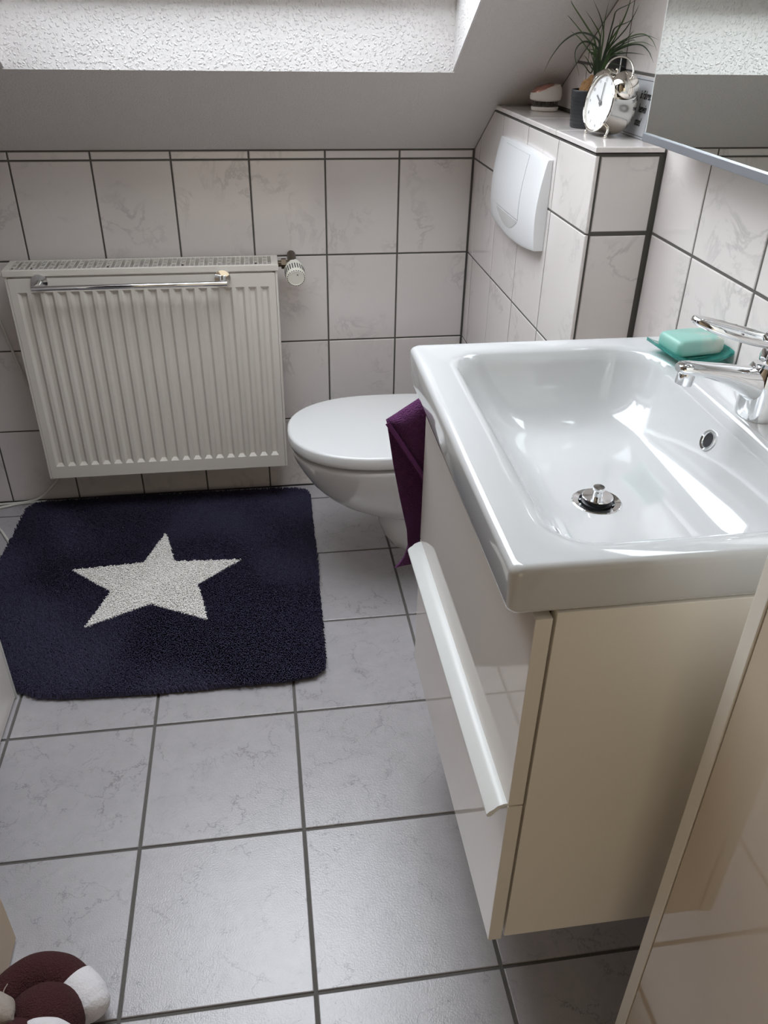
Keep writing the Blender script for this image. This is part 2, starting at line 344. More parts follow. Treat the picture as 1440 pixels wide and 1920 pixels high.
def lay(parent, origin, ua, va, na, us, vs, g, mat, th=0.004, bev=0.0018, cuts=(), skip=None):
    """tiles between consecutive edges us x vs on the plane origin + u*ua + v*va, facing na."""
    ua, va, na = Vector(ua), Vector(va), Vector(na); org = Vector(origin)
    for i in range(len(us)-1):
        for j in range(len(vs)-1):
            p = [(us[i]+g/2, vs[j]+g/2), (us[i+1]-g/2, vs[j]+g/2), (us[i+1]-g/2, vs[j+1]-g/2), (us[i]+g/2, vs[j+1]-g/2)]
            if skip and skip((us[i]+us[i+1])/2, (vs[j]+vs[j+1])/2): continue
            for c in cuts:
                if len(p) >= 3: p = clip(p, *c)
            if len(p) < 3: continue
            ar = abs(sum(p[k][0]*p[(k+1) % len(p)][1]-p[(k+1) % len(p)][0]*p[k][1] for k in range(len(p))))/2
            if ar < 2e-5: continue
            cx = (min(q[0] for q in p)+max(q[0] for q in p))/2; cv = (min(q[1] for q in p)+max(q[1] for q in p))/2
            me = tile_mesh([(q[0]-cx, q[1]-cv) for q in p], th, bev, mat)
            o = bpy.data.objects.new('tile', me); COL.objects.link(o); o.parent = parent
            w = Matrix.Identity(4)
            for k in range(3): w[k][0] = ua[k]; w[k][1] = va[k]; w[k][2] = na[k]
            dz = random.uniform(-0.0004, 0.0004)
            w.translation = org + ua*cx + va*cv + na*dz - base_of(parent)
            o.matrix_local = w
def seq(a, step, n): return [a+step*i for i in range(n+1)]

# ------------------------------------------------------------------ room shell
XR, XL, YN = 0.129, -2.05, -2.62
ZA, H, W = 0.9919, 0.25041, 0.2
GD = 0.003                                    # depth of the recessed joints
BD, ZL = -0.8563, 1.140                       # cistern boxing: front face, ledge height
ROWS = [0.0] + [ZA-3*H, ZA-2*H, ZA-H, ZA, ZA+H, ZA+2*H, ZA+3*H, ZA+4*H, ZA+5*H]
slope_cut = lambda s: (s*(-SL), 1.0, ZS-0.004)  # wall coordinates: u = -y (s=1) or +y (s=-1)
def struct(name, bm, mat, parent=None, smooth=False, label=None):
    o = obj(name, bm, mat, parent, smooth)
    if parent is None: o['kind'] = 'structure'
    if label: o['label'] = label
    return o
fl = struct('floor', box((XL-0.1, YN-1.6, -0.12), (XR+0.1, 0.1, -GD)), M['grout'], label='pale grey marbled floor tiles with dark grey joints')
S = 0.30641; FX, FY = -0.27064, -0.08709
lay(fl, (0, 0, 0), (1, 0, 0), (0, 1, 0), (0, 0, 1), [XL] + seq(FX-5*S, S, 6) + [XR], [YN-1.55] + seq(FY-12*S, S, 12) + [0.0], 0.0062, M['floor_tile'], cuts=((-1, 0, -XL), (1, 0, XR)), bev=0.0015)
wb = struct('wall_back', box((XL-0.1, GD, -0.1), (XR+0.1, 0.10, 1.15)), M['grout'], label='low back wall in pale marbled tiles under the sloping ceiling')
us = [XL] + sorted([-(0.20458+W*k) for k in range(0, 9)]) + [-0.0015]
lay(wb, (0, 0, 0), (1, 0, 0), (0, 0, 1), (0, -1, 0), us, ROWS[:6], 0.0044, M['wall_tile'], cuts=((0, 1, ZS-0.006),))
wr = struct('wall_right', box((XR+0.0015, YN-1.6, -0.1), (XR+0.12, 0.1, 2.5)), M['grout'], label='tiled side wall behind the washbasin and mirror')
ur = [-BD, -BD+0.1615] + [-BD+0.1615+W*(k+1) for k in range(9)]
below = lambda u, v: False
lay(wr, (XR, 0, 0), (0, -1, 0), (0, 0, 1), (-1, 0, 0), [x for x in ur if x < -YN+0.1], ROWS, 0.0046, M['wall_tile'], cuts=(slope_cut(1), (0, 1, 2.28), (1, 0, -YN)))
lay(wr, (XR, 0, 0), (0, -1, 0), (0, 0, 1), (-1, 0, 0), [0.0, 0.015, 0.215, 0.415, 0.615, 0.815, -BD], [ZL+0.004] + ROWS[5:], 0.0046, M['wall_tile'], cuts=(slope_cut(1), (0, 1, 2.28)))
wl = struct('wall_left', box((XL-0.12, YN-1.6, -0.1), (XL-GD, 0.1, 2.5)), M['low_bounce'], label='unseen wall, darkened to cut bounce light, on the far side of the room from the washbasin')
# cistern boxing
bx = struct('wall_boxing', box((0.0012, BD+GD, 0.0), (XR+0.01, 0.02, ZL-0.012)), M['grout'], label='tiled boxing behind the toilet with a ledge on top')
ub = [0.004, 0.05797] + [0.05797+W*k for k in (1, 2, 3)] + [-BD+0.004]
lay(bx, (0, 0, 0), (0, -1, 0), (0, 0, 1), (-1, 0, 0), ub, ROWS[:5] + [ZL-0.0135], 0.0036, M['wall_tile'], th=0.006, cuts=(slope_cut(1),))
lay(bx, (0, BD, 0), (1, 0, 0), (0, 0, 1), (0, -1, 0), [0.0075, XR-0.006], ROWS[:5] + [ZL-0.0125], 0.008, M['wall_tile'], th=0.005)
lay(bx, (0, 0, ZL), (1, 0, 0), (0, 1, 0), (0, 0, 1), [-0.004, XR-0.004], [BD-0.006, -0.645, -0.447, -0.25, -0.05], 0.0024, M['wall_tile'], th=0.009, cuts=((0, 1, -(ZL-ZS)/SL+0.0),))
# tiled end of a partition at the left
pw = struct('wall_partition', box((XL, -1.036, 0.0), (-1.203, -0.881, 2.1)), M['grout'], label='narrow tiled end of the partition wall beside the bath mat')
lay(pw, (-1.199, 0, 0), (0, 1, 0), (0, 0, 1), (1, 0, 0), [-1.034, -0.884], [0.006] + ROWS[1:9], 0.004, M['wall_tile'], th=0.005)
lay(pw, (0, -0.8785, 0), (-1, 0, 0), (0, 0, 1), (0, 1, 0), [1.205+W*k for k in range(5)], [0.006] + ROWS[1:9], 0.0044, M['wall_tile'], th=0.0025, cuts=((0, 1, 2.1),))
lay(pw, (0, -1.0385, 0), (1, 0, 0), (0, 0, 1), (0, -1, 0), [-1.205-W*k for k in range(4, -1, -1)], [0.006] + ROWS[1:9], 0.0044, M['wall_tile'], th=0.0025, cuts=((0, 1, 2.1),))
obj('corner_trim', box((-1.203, -0.885, 0.0), (-1.1965, -0.8785, 2.1), 0.002), M['rail_white'], pw, label='white plastic corner bead on the partition edge')
# sloping ceiling with the roof window opening
def sl(y, off=0.0): return ZS - SL*y + off
YF = -(2.36-ZS)/SL                             # where the slope reaches the flat ceiling
bm = bmesh.new(); TH = 0.185
def ring(xa, xb, ya, yb, off): return [Vector((xa, ya, sl(ya, off))), Vector((xb, ya, sl(ya, off))), Vector((xb, yb, sl(yb, off))), Vector((xa, yb, sl(yb, off)))]
o0 = [bm.verts.new(p) for p in ring(XL-0.1, XR+0.1, 0.12, YF, 0)]; i0 = [bm.verts.new(p) for p in ring(WX0, WX1, WY0, WY1, 0)]
for k in range(4): bm.faces.new((o0[k], o0[(k+1) % 4], i0[(k+1) % 4], i0[k]))
o1 = [bm.verts.new(p) for p in ring(XL-0.1, XR+0.1, 0.12, YF, TH)]
i1 = [bm.verts.new(p) for p in ring(WX0, WX1, WY0, WY1+0.12, TH)]
for k in range(4): bm.faces.new((o1[k], i1[k], i1[(k+1) % 4], o1[(k+1) % 4]))
for k in range(4): bm.faces.new((o0[k], o1[k], o1[(k+1) % 4], o0[(k+1) % 4]))
ce = struct('ceiling', bm, M['plaster'], label='sloping painted ceiling around the roof window')
ce2 = struct('ceiling_flat', box((XL-0.1, YN-1.6, 2.36), (XR+0.1, YF+0.02, 2.46)), M['paint'], label='flat ceiling above the room')
wn = root('window_1', 'roof window set deep in the sloping ceiling', None, (0, 0, 0), None, 'structure')
def quad_slab(a, b_, c, d, th):
    a, b_, c, d = map(Vector, (a, b_, c, d)); n_ = (b_-a).cross(d-a).normalized()*th; t = bmesh.new()
    add_loft(t, [[a, b_, c, d], [a+n_, b_+n_, c+n_, d+n_]]); return t
A = ring(WX0, WX1, WY0, WY1, 0); B = ring(WX0, WX1, WY0, WY1+0.12, TH-0.005)
for nm, i, j in (('lower_reveal', 0, 1), ('side_reveal', 1, 2), ('upper_reveal', 2, 3), ('side_reveal', 3, 0)):
    obj(nm, quad_slab(A[i], A[j], B[j], B[i], 0.004), M['woodchip'], wn, False)
def bar(p, q, w=0.05, h=0.06):
    p, q = Vector(p), Vector(q); return add_tube(bmesh.new(), [p, q], [w/2*1.414]*2, 4, ry=[h/2*1.414]*2, up=(0, SL, 1))
G = ring(WX0+0.02, WX1-0.02, WY0-0.02, WY1+0.13, TH-0.01)
for k in range(4): obj('window_frame', bar(G[k], G[(k+1) % 4]), M['rail_white'], wn, False)
obj('pane', quad_slab(G[0], G[1], G[2], G[3], 0.004), M['pane'], wn, False)
# near wall with the open doorway behind the photographer, and the hallway
wf = struct('wall_front', box((-0.18, YN-0.1, -0.05), (XR+0.1, YN, 2.4)), M['low_bounce'], label='painted wall beside the open doorway')
add = struct('wall_front_left', box((XL-0.1, YN-0.1, -0.05), (-1.06, YN, 2.4)), M['low_bounce'], label='painted wall on the hinge side of the doorway')
add2 = struct('wall_front_top', box((-1.06, YN-0.1, 2.02), (-0.18, YN, 2.4)), M['low_bounce'], label='painted strip above the doorway')
hw = struct('wall_hallway', box((XL-0.1, YN-1.6, -0.05), (XR+0.1, YN-1.5, 2.4)), M['wood'], label='beige hallway wall seen through the doorway')
# door leaf, opened along the room
dr = root('door_1', 'beige laminate door leaf standing open beside the plush toy', None, (-1.088, YN+0.05, 0), None, 'structure')
obj('door_panel', box((-1.108, YN+0.05, 0.006), (-1.068, -1.464, 1.985), 0.002), M['wood'], dr, False)
bm = tube([(-1.066, -1.53, 1.05), (-1.02, -1.53, 1.05), (-1.02, -1.56, 1.05), (-1.02, -1.65, 1.05)], 0.009, 10); obj('door_handle', bm, M['chrome'], dr)

# ------------------------------------------------------------------ washbasin
BX0, BX1, BY0, BY1, BZ = -0.362, XR, -1.697, -1.070, 0.875
def skew(lp):                                   # the front edge is not quite parallel to the wall
    for p in lp:
        t = (p.y-BY0)/(BY1-BY0); s = (BX1-p.x)/(BX1-BX0); p.x += s*(0.006*t-0.003)
    return lp
wb_ = root('washbasin', 'white rectangular ceramic washbasin with integrated rim on the vanity cabinet', 'washbasin', (-0.12, -1.385, 0.815))
loops = []
def L_(x0, x1, y0, y1, r, z): loops.append(skew(rrect(x0, x1, y0, y1, r, z)))
L_(BX0+0.03, BX1-0.002, BY0+0.03, BY1-0.03, 0.004, 0.850)
L_(BX0+0.03, BX1-0.002, BY0+0.03, BY1-0.03, 0.004, 0.815)
L_(BX0+0.007, BX1, BY0+0.007, BY1-0.007, (0.008, 0.003, 0.003, 0.008), 0.8145)
L_(BX0+0.003, BX1, BY0+0.003, BY1-0.003, (0.012, 0.003, 0.003, 0.012), 0.817)
L_(BX0+0.002, BX1, BY0+0.002, BY1-0.002, (0.012, 0.003, 0.003, 0.012), 0.822)
for k in range(7):
    a = math.pi/2*k/6; d = 0.009*(1-math.cos(a))
    L_(BX0+d, BX1-d*0.3, BY0+d, BY1-d, (0.012, 0.003, 0.003, 0.012), BZ-0.010+0.010*math.sin(a))
L_(BX0+0.016, BX1-0.012, BY0+0.016, BY1-0.016, (0.012, 0.01, 0.01, 0.012), BZ-0.0005)
# inner bowl: rim outline -> floor outline
RI = dict(x0=-0.300, x1=0.036, y0=-1.652, y1=-1.112, r=(0.055, 0.085, 0.085, 0.055))
FLR = dict(x0=-0.195, x1=-0.075, y0=-1.535, y1=-1.215, r=(0.055, 0.055, 0.055, 0.055))
def mixr(t, tb, z):
    f = lambda k, q: RI[k]+(FLR[k]-RI[k])*q
    L_(f('x0', t), f('x1', tb), f('y0', t), f('y1', t), tuple(a+(c-a)*t for a, c in zip(RI['r'], FLR['r'])), z)
D = 0.112
L_(RI['x0']-0.016, RI['x1']+0.010, RI['y0']-0.016, RI['y1']+0.016, tuple(r_+0.012 for r_ in RI['r']), BZ-0.0008)
L_(RI['x0']-0.009, RI['x1']+0.005, RI['y0']-0.009, RI['y1']+0.009, tuple(r_+0.008 for r_ in RI['r']), BZ-0.0028)
for k in range(0, 19):
    q = (k/18)**0.9
    df = 1-(1-q)**2.3; mixr(q, 1-(1-df)**(1/3.6), BZ-0.0075-0.1035*df)
DC = Vector((-0.150, -1.408, BZ-0.1113)); DR = 0.034
last = loops[-1]; n = len(last)
cen = [Vector((DC.x, DC.y, 0)) + (Vector((p.x, p.y, 0))-Vector((DC.x, DC.y, 0))).normalized()*DR for p in last]
for q in (0.25, 0.5, 0.75, 0.92, 1.0):
    loops.append([Vector((p.x+(c.x-p.x)*q, p.y+(c.y-p.y)*q, p.z+(DC.z-p.z)*(q**1.0))) for p, c in zip(last, cen)])
bm = bmesh.new(); add_loft(bm, loops, False, False)
obj('basin', bm, M['ceramic'], wb_, ang=75)
# drain and plug
dm = Matrix.Translation(DC)
df = obj('drain_flange', lathe([(0.0345, -0.003), (0.0345, 0.0004), (0.033, 0.0015), (0.0255, 0.0004), (0.0235, -0.003), (0.0235, -0.03), (0.0001, -0.03)], 40, dm), M['chrome'], wb_, label='chrome drain ring')
pg = obj('drain_plug', lathe([(0.0001, 0.0105), (0.0205, 0.0095), (0.0215, 0.0085), (0.021, 0.0072), (0.0001, 0.0072)], 40, dm), M['chrome'], wb_, label='chrome pop-up plug with a knob')
obj('plug_knob', lathe([(0.0068, 0.009), (0.0062, 0.013), (0.0062, 0.017), (0.0086, 0.0195), (0.0086, 0.0225), (0.0078, 0.0235), (0.0001, 0.0235)], 24, dm), M['chrome'], pg)
obj('plug_seal', lathe([(0.0001, 0.0072), (0.019, 0.0072), (0.0185, 0.003), (0.0215, 0.0015), (0.0215, -0.004), (0.0001, -0.004)], 40, dm), M['black_plastic'], pg, label='black rubber seal')
# overflow ring on the back slope of the bowl
om = frame_to((0.0212, -1.3665, 0.8280), (-0.925, 0.0, 0.38))
ov = obj('overflow_ring', lathe([(0.0152, -0.004), (0.0155, 0.001), (0.0148, 0.0022), (0.0115, 0.0018), (0.0098, -0.0005), (0.0098, -0.004)], 36, om), M['chrome'], wb_, label='chrome overflow ring')
obj('overflow_hole', lathe([(0.0098, 0.0002), (0.0001, 0.0002)], 36, om), M['black_plastic'], ov)

# ------------------------------------------------------------------ vanity cabinet
VX, VY0, VY1, VZ0, VZ1 = -0.333, -1.697, -1.104, 0.228, 0.8140
va = root('vanity_cabinet', 'glossy white wall-hung vanity cabinet with two drawers under the washbasin', 'cabinet', (-0.1, -1.4, VZ0))
FT = 0.019
for nm, y in (('side_panel', VY0+0.001), ('side_panel', VY1-0.019)):
    obj(nm, box((VX+FT+0.0042, y, VZ0), (XR-0.004, y+0.018, VZ1), 0.0008), M['carcass'], va, False)
obj('bottom_panel', box((VX+FT+0.0042, VY0+0.019, VZ0+0.004), (XR-0.004, VY1-0.019, VZ0+0.022)), M['carcass'], va, False)
obj('back_panel', box((XR-0.02, VY0+0.019, VZ0+0.022), (XR-0.004, VY1-0.019, VZ1-0.05)), M['carcass'], va, False)
ZM = 0.512
def front(z0, z1):
    o = obj('drawer_front', box((VX, VY0, z0), (VX+FT, VY1, z1), 0.0009), [M['gloss_white'], M['lacquer_edge']], va, False)
    for p in o.data.polygons:
        if p.normal.x > -0.9: p.material_index = 1
    return o
front(ZM+0.0025, VZ1-0.006); lowf = front(VZ0-0.004, ZM)
prof = [(VX+0.012, ZM+0.0022), (VX-0.004, ZM+0.0022), (VX-0.012, ZM-0.001), (VX-0.0165, ZM-0.006), (VX-0.0215, ZM-0.0095), (VX-0.0245, ZM-0.0135), (VX-0.0245, ZM-0.017), (VX-0.0215, ZM-0.019), (VX-0.018, ZM-0.018), (VX-0.014, ZM-0.012), (VX-0.008, ZM-0.005), (VX-0.0005, ZM-0.0015), (VX+0.012, ZM+0.0004)]
bm = bmesh.new(); add_loft(bm, [[Vector((x, VY0+0.004, z)) for x, z in prof], [Vector((x, VY1-0.012, z)) for x, z in prof]])
obj('handle', bm, M['rail_white'], lowf, ang=30, label='long white profiled grip rail along the top of the drawer')
obj('towel_hook', tube([(-0.285, VY1, 0.785), (-0.285, VY1+0.035, 0.785), (-0.285, VY1+0.045, 0.80)], 0.005, 10), M['chrome'], va)

# ------------------------------------------------------------------ tall cabinet at the right
TX, TY1 = -0.165, -1.787
tcb = root('tall_cabinet', 'tall glossy cream cabinet standing beside the white vanity cabinet', 'cabinet', (0.0, -2.0, 0.0))
bm = box((TX, TY1-0.0185, 0.0), (XR-0.004, TY1, 1.92), 0.001); obj('side_panel', bm, M['carcass'], tcb, False)
bm = box((TX, TY1-0.4, 0.0), (XR-0.004, TY1-0.3815, 1.92), 0.001); obj('side_panel', bm, M['carcass'], tcb, False)
obj('back_panel', box((XR-0.012, TY1-0.38, 0.01), (XR-0.004, TY1-0.019, 1.91)), M['carcass'], tcb, False)
obj('top_panel', box((TX+0.02, TY1-0.38, 1.902), (XR-0.013, TY1-0.019, 1.92)), M['carcass'], tcb, False)
obj('plinth', box((TX+0.022, TY1-0.38, 0.0), (TX+0.04, TY1-0.019, 0.06)), M['carcass'], tcb, False)
dd = obj('door', box((TX+0.001, TY1-0.3795, 0.062), (TX+0.019, TY1-0.0205, 1.90), 0.0008), M['gloss_cream'], tcb, False)
obj('door_knob', lathe([(0.006, 0.0), (0.006, 0.012), (0.012, 0.016), (0.012, 0.022), (0.0001, 0.024)], 20, frame_to((TX+0.001, TY1-0.35, 1.35), (-1, 0, 0))), M['chrome'], dd)

# ------------------------------------------------------------------ mirror
mr_ = root('mirror_cabinet', 'mirror-fronted wall cabinet with a grey metal bottom rail above the washbasin', 'mirror cabinet', (0.09, -1.3, 1.17))
MX, MY1, MY0, MZ0 = 0.052, -0.927, -1.775, 1.171
obj('mirror_door', box((MX, MY0, MZ0), (MX+0.005, MY1, 2.05), 0.0006), M['mirror'], mr_, False, label='large silvered mirror front')
obj('bottom_rail', box((MX-0.004, MY0, MZ0-0.0125), (MX+0.012, MY1+0.003, MZ0+0.0003), 0.0012), M['alu'], mr_, False, label='grey aluminium bottom rail')
obj('cabinet_body', box((MX+0.0125, MY0+0.002, MZ0-0.008), (XR-0.0008, MY1-0.001, 2.045), 0.001), M['rail_white'], mr_, False)
obj('edge_strip', box((MX-0.0004, MY1+0.0002, MZ0), (MX+0.012, MY1+0.0016, 2.05), 0.0004), M['rail_white'], mr_, False, label='thin pale edge strip')

# ------------------------------------------------------------------ faucet
FY_, FX_ = -1.385, 0.078
fc = root('faucet', 'chrome single lever faucet with a looped handle on the basin rim', 'faucet', (FX_, FY_, BZ))
def squircle(cx, cyy, rx, ry_, z, n=36, e=2.6, tilt=0.0):
    P = []
    for i in range(n):
        a = 2*math.pi*i/n; c, s = math.cos(a), math.sin(a)
        x = rx*math.copysign(abs(c)**(2/e), c); y = ry_*math.copysign(abs(s)**(2/e), s)
        P.append(Vector((cx+x, cyy+y, z+tilt*x)))
    return P
bm = bmesh.new()
add_loft(bm, [squircle(FX_, FY_, 0.0335, 0.031, BZ-0.0005), squircle(FX_, FY_, 0.0340, 0.0315, BZ+0.004), squircle(FX_-0.001, FY_, 0.0325, 0.030, BZ+0.02),
    squircle(FX_-0.002, FY_, 0.0305, 0.028, BZ+0.045, tilt=-0.1), squircle(FX_-0.001, FY_, 0.029, 0.0265, BZ+0.062, tilt=-0.15), squircle(FX_, FY_, 0.0265, 0.0245, BZ+0.068, tilt=-0.18)])
obj('body', bm, M['chrome'], fc)
sp = []                                          # spout: elliptical sections swept towards the bowl
for t, x, z, hw_, hh in ((0, FX_+0.006, BZ+0.036, 0.0245, 0.031), (1, FX_-0.020, BZ+0.042, 0.0235, 0.0265), (2, FX_-0.045, BZ+0.0525, 0.0205, 0.0185), (3, FX_-0.072, BZ+0.062, 0.0175, 0.0125), (4, FX_-0.098, BZ+0.068, 0.0155, 0.0095), (5, FX_-0.120, BZ+0.0715, 0.0145, 0.0088), (6, FX_-0.133, BZ+0.0725, 0.0125, 0.0078), (7, FX_-0.138, BZ+0.0728, 0.008, 0.005)):
    sp.append([Vector((x, FY_+hw_*math.copysign(abs(math.cos(2*math.pi*i/28))**0.85, math.cos(2*math.pi*i/28)), z+hh*math.copysign(abs(math.sin(2*math.pi*i/28))**0.85, math.sin(2*math.pi*i/28)))) for i in range(28)])
bm = bmesh.new(); add_loft(bm, sp); obj('spout', bm, M['chrome'], fc)
obj('aerator', lathe([(0.0112, 0.008), (0.0118, 0.0), (0.0122, -0.013), (0.0116, -0.0165), (0.0095, -0.0165), (0.009, -0.012), (0.0001, -0.012)], 32, frame_to((FX_-0.123, FY_, BZ+0.0665), (0.12, 0, 1), (1, 0, 0))), M['chrome'], fc)
lv = obj('lever_cap', lathe([(0.0235, 0.0), (0.0245, 0.006), (0.0235, 0.016), (0.019, 0.026), (0.011, 0.032), (0.0001, 0.034)], 32, frame_to((FX_+0.002, FY_, BZ+0.074), (0.12, 0, 1), (1, 0, 0))), M['chrome'], fc)
pts = []
for i in range(40):
    a = 2*math.pi*i/40; c, s = math.cos(a), math.sin(a)
    u = 0.062*math.copysign(abs(c)**0.9, c); w_ = (0.0295+0.001*(c*0.5+0.5))*s
    x = FX_-0.066+u; t = (FX_-x)/0.13
    pts.append(Vector((x, FY_+w_, BZ+0.102+0.026*t+0.009*t*t)))
bm = tube(pts, [0.0036]*40, 10, ry=[0.0046]*40, up=(0, 0, 1), closed=True)
add_loft(bm, [squircle(FX_-0.001, FY_, 0.019, 0.0165, BZ+0.096, 28, 2.2), squircle(FX_-0.004, FY_, 0.021, 0.0185, BZ+0.104, 28, 2.2, -0.15), squircle(FX_-0.003, FY_, 0.019, 0.0165, BZ+0.111, 28, 2.2, -0.2), squircle(FX_, FY_, 0.010, 0.009, BZ+0.113, 28, 2.2, -0.2)])
obj('lever', bm, M['chrome'], lv, label='looped lever with an oval opening')
obj('lift_rod', tube([(FX_+0.012, FY_-0.012, BZ+0.0), (FX_+0.012, FY_-0.036, BZ+0.066), (FX_+0.006, FY_-0.04, BZ+0.072)], 0.003, 8), M['chrome'], fc)

# ------------------------------------------------------------------ soap dish and soap
def loc_shape(cx, cyy, rot): return Matrix.Translation((cx, cyy, 0)) @ Matrix.Rotation(rot, 4, 'Z')
sd = root('soap_dish', 'teal glass soap dish with turned-up ends on the basin rim', 'soap dish', (0.074, -1.172, BZ))
mtx = loc_shape(0.074, -1.172, math.radians(6))
bm = bmesh.new(); lp = []
for i in range(17):
    u = -1+2*i/16; x = 0.052*u; z = BZ+0.0005+0.013*abs(u)**2.2; hwid = 0.043
    lp.append([Vector((x, -hwid, z+0.003)), Vector((x, hwid, z+0.003)), Vector((x, hwid, z+0.0085)), Vector((x, -hwid, z+0.0085))])
add_loft(bm, lp); bm.transform(mtx); obj('dish', bm, M['teal_glass'], sd, ang=60)
bm = bmesh.new()
for u in (-0.5, 0.5):
    add_lathe(bm, [(0.005, BZ-0.0), (0.005, BZ+0.005), (0.0001, BZ+0.005)], 14, mtx @ Matrix.Translation((0.02*u*2, 0, 0)), cap0=True)
for y in (-0.028, -0.01, 0.01, 0.028):
    t = box((-0.034, y-0.002, BZ+0.0075), (0.034, y+0.002, BZ+0.0115), 0.001); merge(bm, t, mtx)
obj('ridge', bm, M['teal_glass'], sd)
so = root('soap', 'translucent teal soap bar with white marbling lying in the glass dish', 'soap', (0.074, -1.172, BZ+0.0118))
bm = bmesh.new(); rs = []
for dz, ins in ((0.0, 0.006), (0.003, 0.0015), (0.008, 0.0), (0.018, 0.0), (0.0235, 0.0018), (0.0265, 0.007)):
    rs.append([Vector((p.x, p.y, BZ+0.0118+dz)) for p in rrect(-0.042+ins, 0.042-ins, -0.031+ins, 0.031-ins, 0.009, 0, 6, 3)])
add_loft(bm, rs); bm.transform(loc_shape(0.074, -1.172, math.radians(8))); obj('bar', bm, M['soap'], so, ang=60)

# ------------------------------------------------------------------ toilet
to = root('toilet', 'white wall-hung toilet with a closed lid', 'toilet', (-0.25, -0.458, 0.06))
YC = -0.458
def egg(xf, xb, w, z, n=56, ef=2.25, eb=3.2, xm=None, yc=YC):
    if xm is None: xm = xb+(xf-xb)*0.52
    P = []
    for i in range(n):
        a = 2*math.pi*i/n; c, s = math.cos(a), math.sin(a)
        if c >= 0: x = xm+(xf-xm)*abs(c)**(2/ef); y = w*math.copysign(abs(s)**(2/ef), s)
        else: x = xm+(xb-xm)*abs(c)**(2/eb); y = w*math.copysign(abs(s)**(2/eb), s)
        P.append(Vector((x, yc-y, z)))
    return P
bm = bmesh.new(); lp = []
for z, xf, w in ((0.058, -0.235, 0.055), (0.062, -0.262, 0.068), (0.075, -0.282, 0.076), (0.105, -0.302, 0.082), (0.150, -0.318, 0.087), (0.185, -0.328, 0.090), (0.194, -0.340, 0.096), (0.203, -0.366, 0.108), (0.216, -0.398, 0.122), (0.236, -0.436, 0.138), (0.262, -0.470, 0.152), (0.295, -0.499, 0.165), (0.330, -0.521, 0.176), (0.360, -0.537, 0.182), (0.378, -0.543, 0.1845), (0.3865, -0.545, 0.185), (0.3895, -0.543, 0.183), (0.390, -0.53, 0.17)):
    lp.append(egg(xf, -0.0065, w, z))
add_loft(bm, lp); obj('bowl', bm, M['ceramic_toilet'], to, ang=60)
bm = bmesh.new(); add_loft(bm, [egg(-0.506, -0.05, 0.156, 0.3905), egg(-0.510, -0.05, 0.159, 0.392), egg(-0.510, -0.05, 0.159, 0.397), egg(-0.506, -0.05, 0.156, 0.4005)])
obj('seat', bm, M['seat_plastic'], to)
bm = bmesh.new(); lp = [egg(-0.543, -0.046, 0.182, 0.3995), egg(-0.549, -0.044, 0.186, 0.4015), egg(-0.551, -0.043, 0.187, 0.409)]
for k in range(1, 7):
    a = math.pi/2*k/6; lp.append(egg(-0.551+0.009*(1-math.cos(a)), -0.043-0.003*(1-math.cos(a)), 0.187-0.009*(1-math.cos(a)), 0.425+0.008*math.sin(a)))
lp += [egg(-0.50, -0.06, 0.15, 0.4342), egg(-0.40, -0.12, 0.09, 0.4350), egg(-0.31, -0.22, 0.03, 0.4354)]
add_loft(bm, lp); obj('lid', bm, M['seat_plastic'], to, ang=60)
for dy in (-0.075, 0.075):
    obj('hinge', lathe([(0.014, 0.389), (0.014, 0.425), (0.011, 0.43), (0.0001, 0.43)], 20, Matrix.Translation((-0.03, YC+dy, 0))), M['chrome'], to)

# ------------------------------------------------------------------ flush plate
fp = root('flush_plate', 'white plastic flush plate with curved face on the tiled boxing', 'flush plate', (-0.001, -0.464, 0.99))
PY0, PY1, PZ0, PZ1 = -0.640, -0.288, 0.893, 1.085
def face_x(z, k=0.0): return -0.0004-(0.010+0.016*math.sin(math.pi*min(1, max(0, (1.09-z)/0.24))))-k
def plate_z(t, f):
    zb = PZ0+0.014*(2*t-1)**2; zt = PZ1+0.004*(4*t*(1-t)); return zb+(zt-zb)*f
NV, NU = 16, 14
bm = bmesh.new(); ry = [0.0, 0.004, 0.02] + [0.02+0.96*i/(NU-4) for i in range(1, NU-4)] + [0.98, 0.996, 1.0]; rz = [0.0, 0.006, 0.03] + [0.03+0.94*i/(NV-4) for i in range(1, NV-4)] + [0.97, 0.994, 1.0]
G_ = []
for f in rz:
    row = []
    for t in ry:
        z = plate_z(t, f); e = min(t, 1-t); e2 = min(f, 1-f); d = 0.0012*(max(0, 1-e/0.02)**2+max(0, 1-e2/0.03)**2)
        row.append(bm.verts.new((face_x(z)+min(d, 0.004)-0.004*4*t*(1-t), PY1+(PY0-PY1)*t, z)))
    G_.append(row)
for a in range(len(rz)-1):
    for c in range(len(ry)-1): bm.faces.new((G_[a][c], G_[a][c+1], G_[a+1][c+1], G_[a+1][c]))
rim = G_[0] + [r_[-1] for r_ in G_[1:]] + list(reversed(G_[-1][:-1])) + [r_[0] for r_ in reversed(G_[1:-1])]
bk = [bm.verts.new((-0.0004, v.co.y, v.co.z)) for v in rim]
for i in range(len(rim)): bm.faces.new((rim[i], bk[i], bk[(i+1) % len(rim)], rim[(i+1) % len(rim)]))
bmesh.ops.recalc_face_normals(bm, faces=bm.faces)
obj('plate', bm, M['white_plastic'], fp, ang=28)
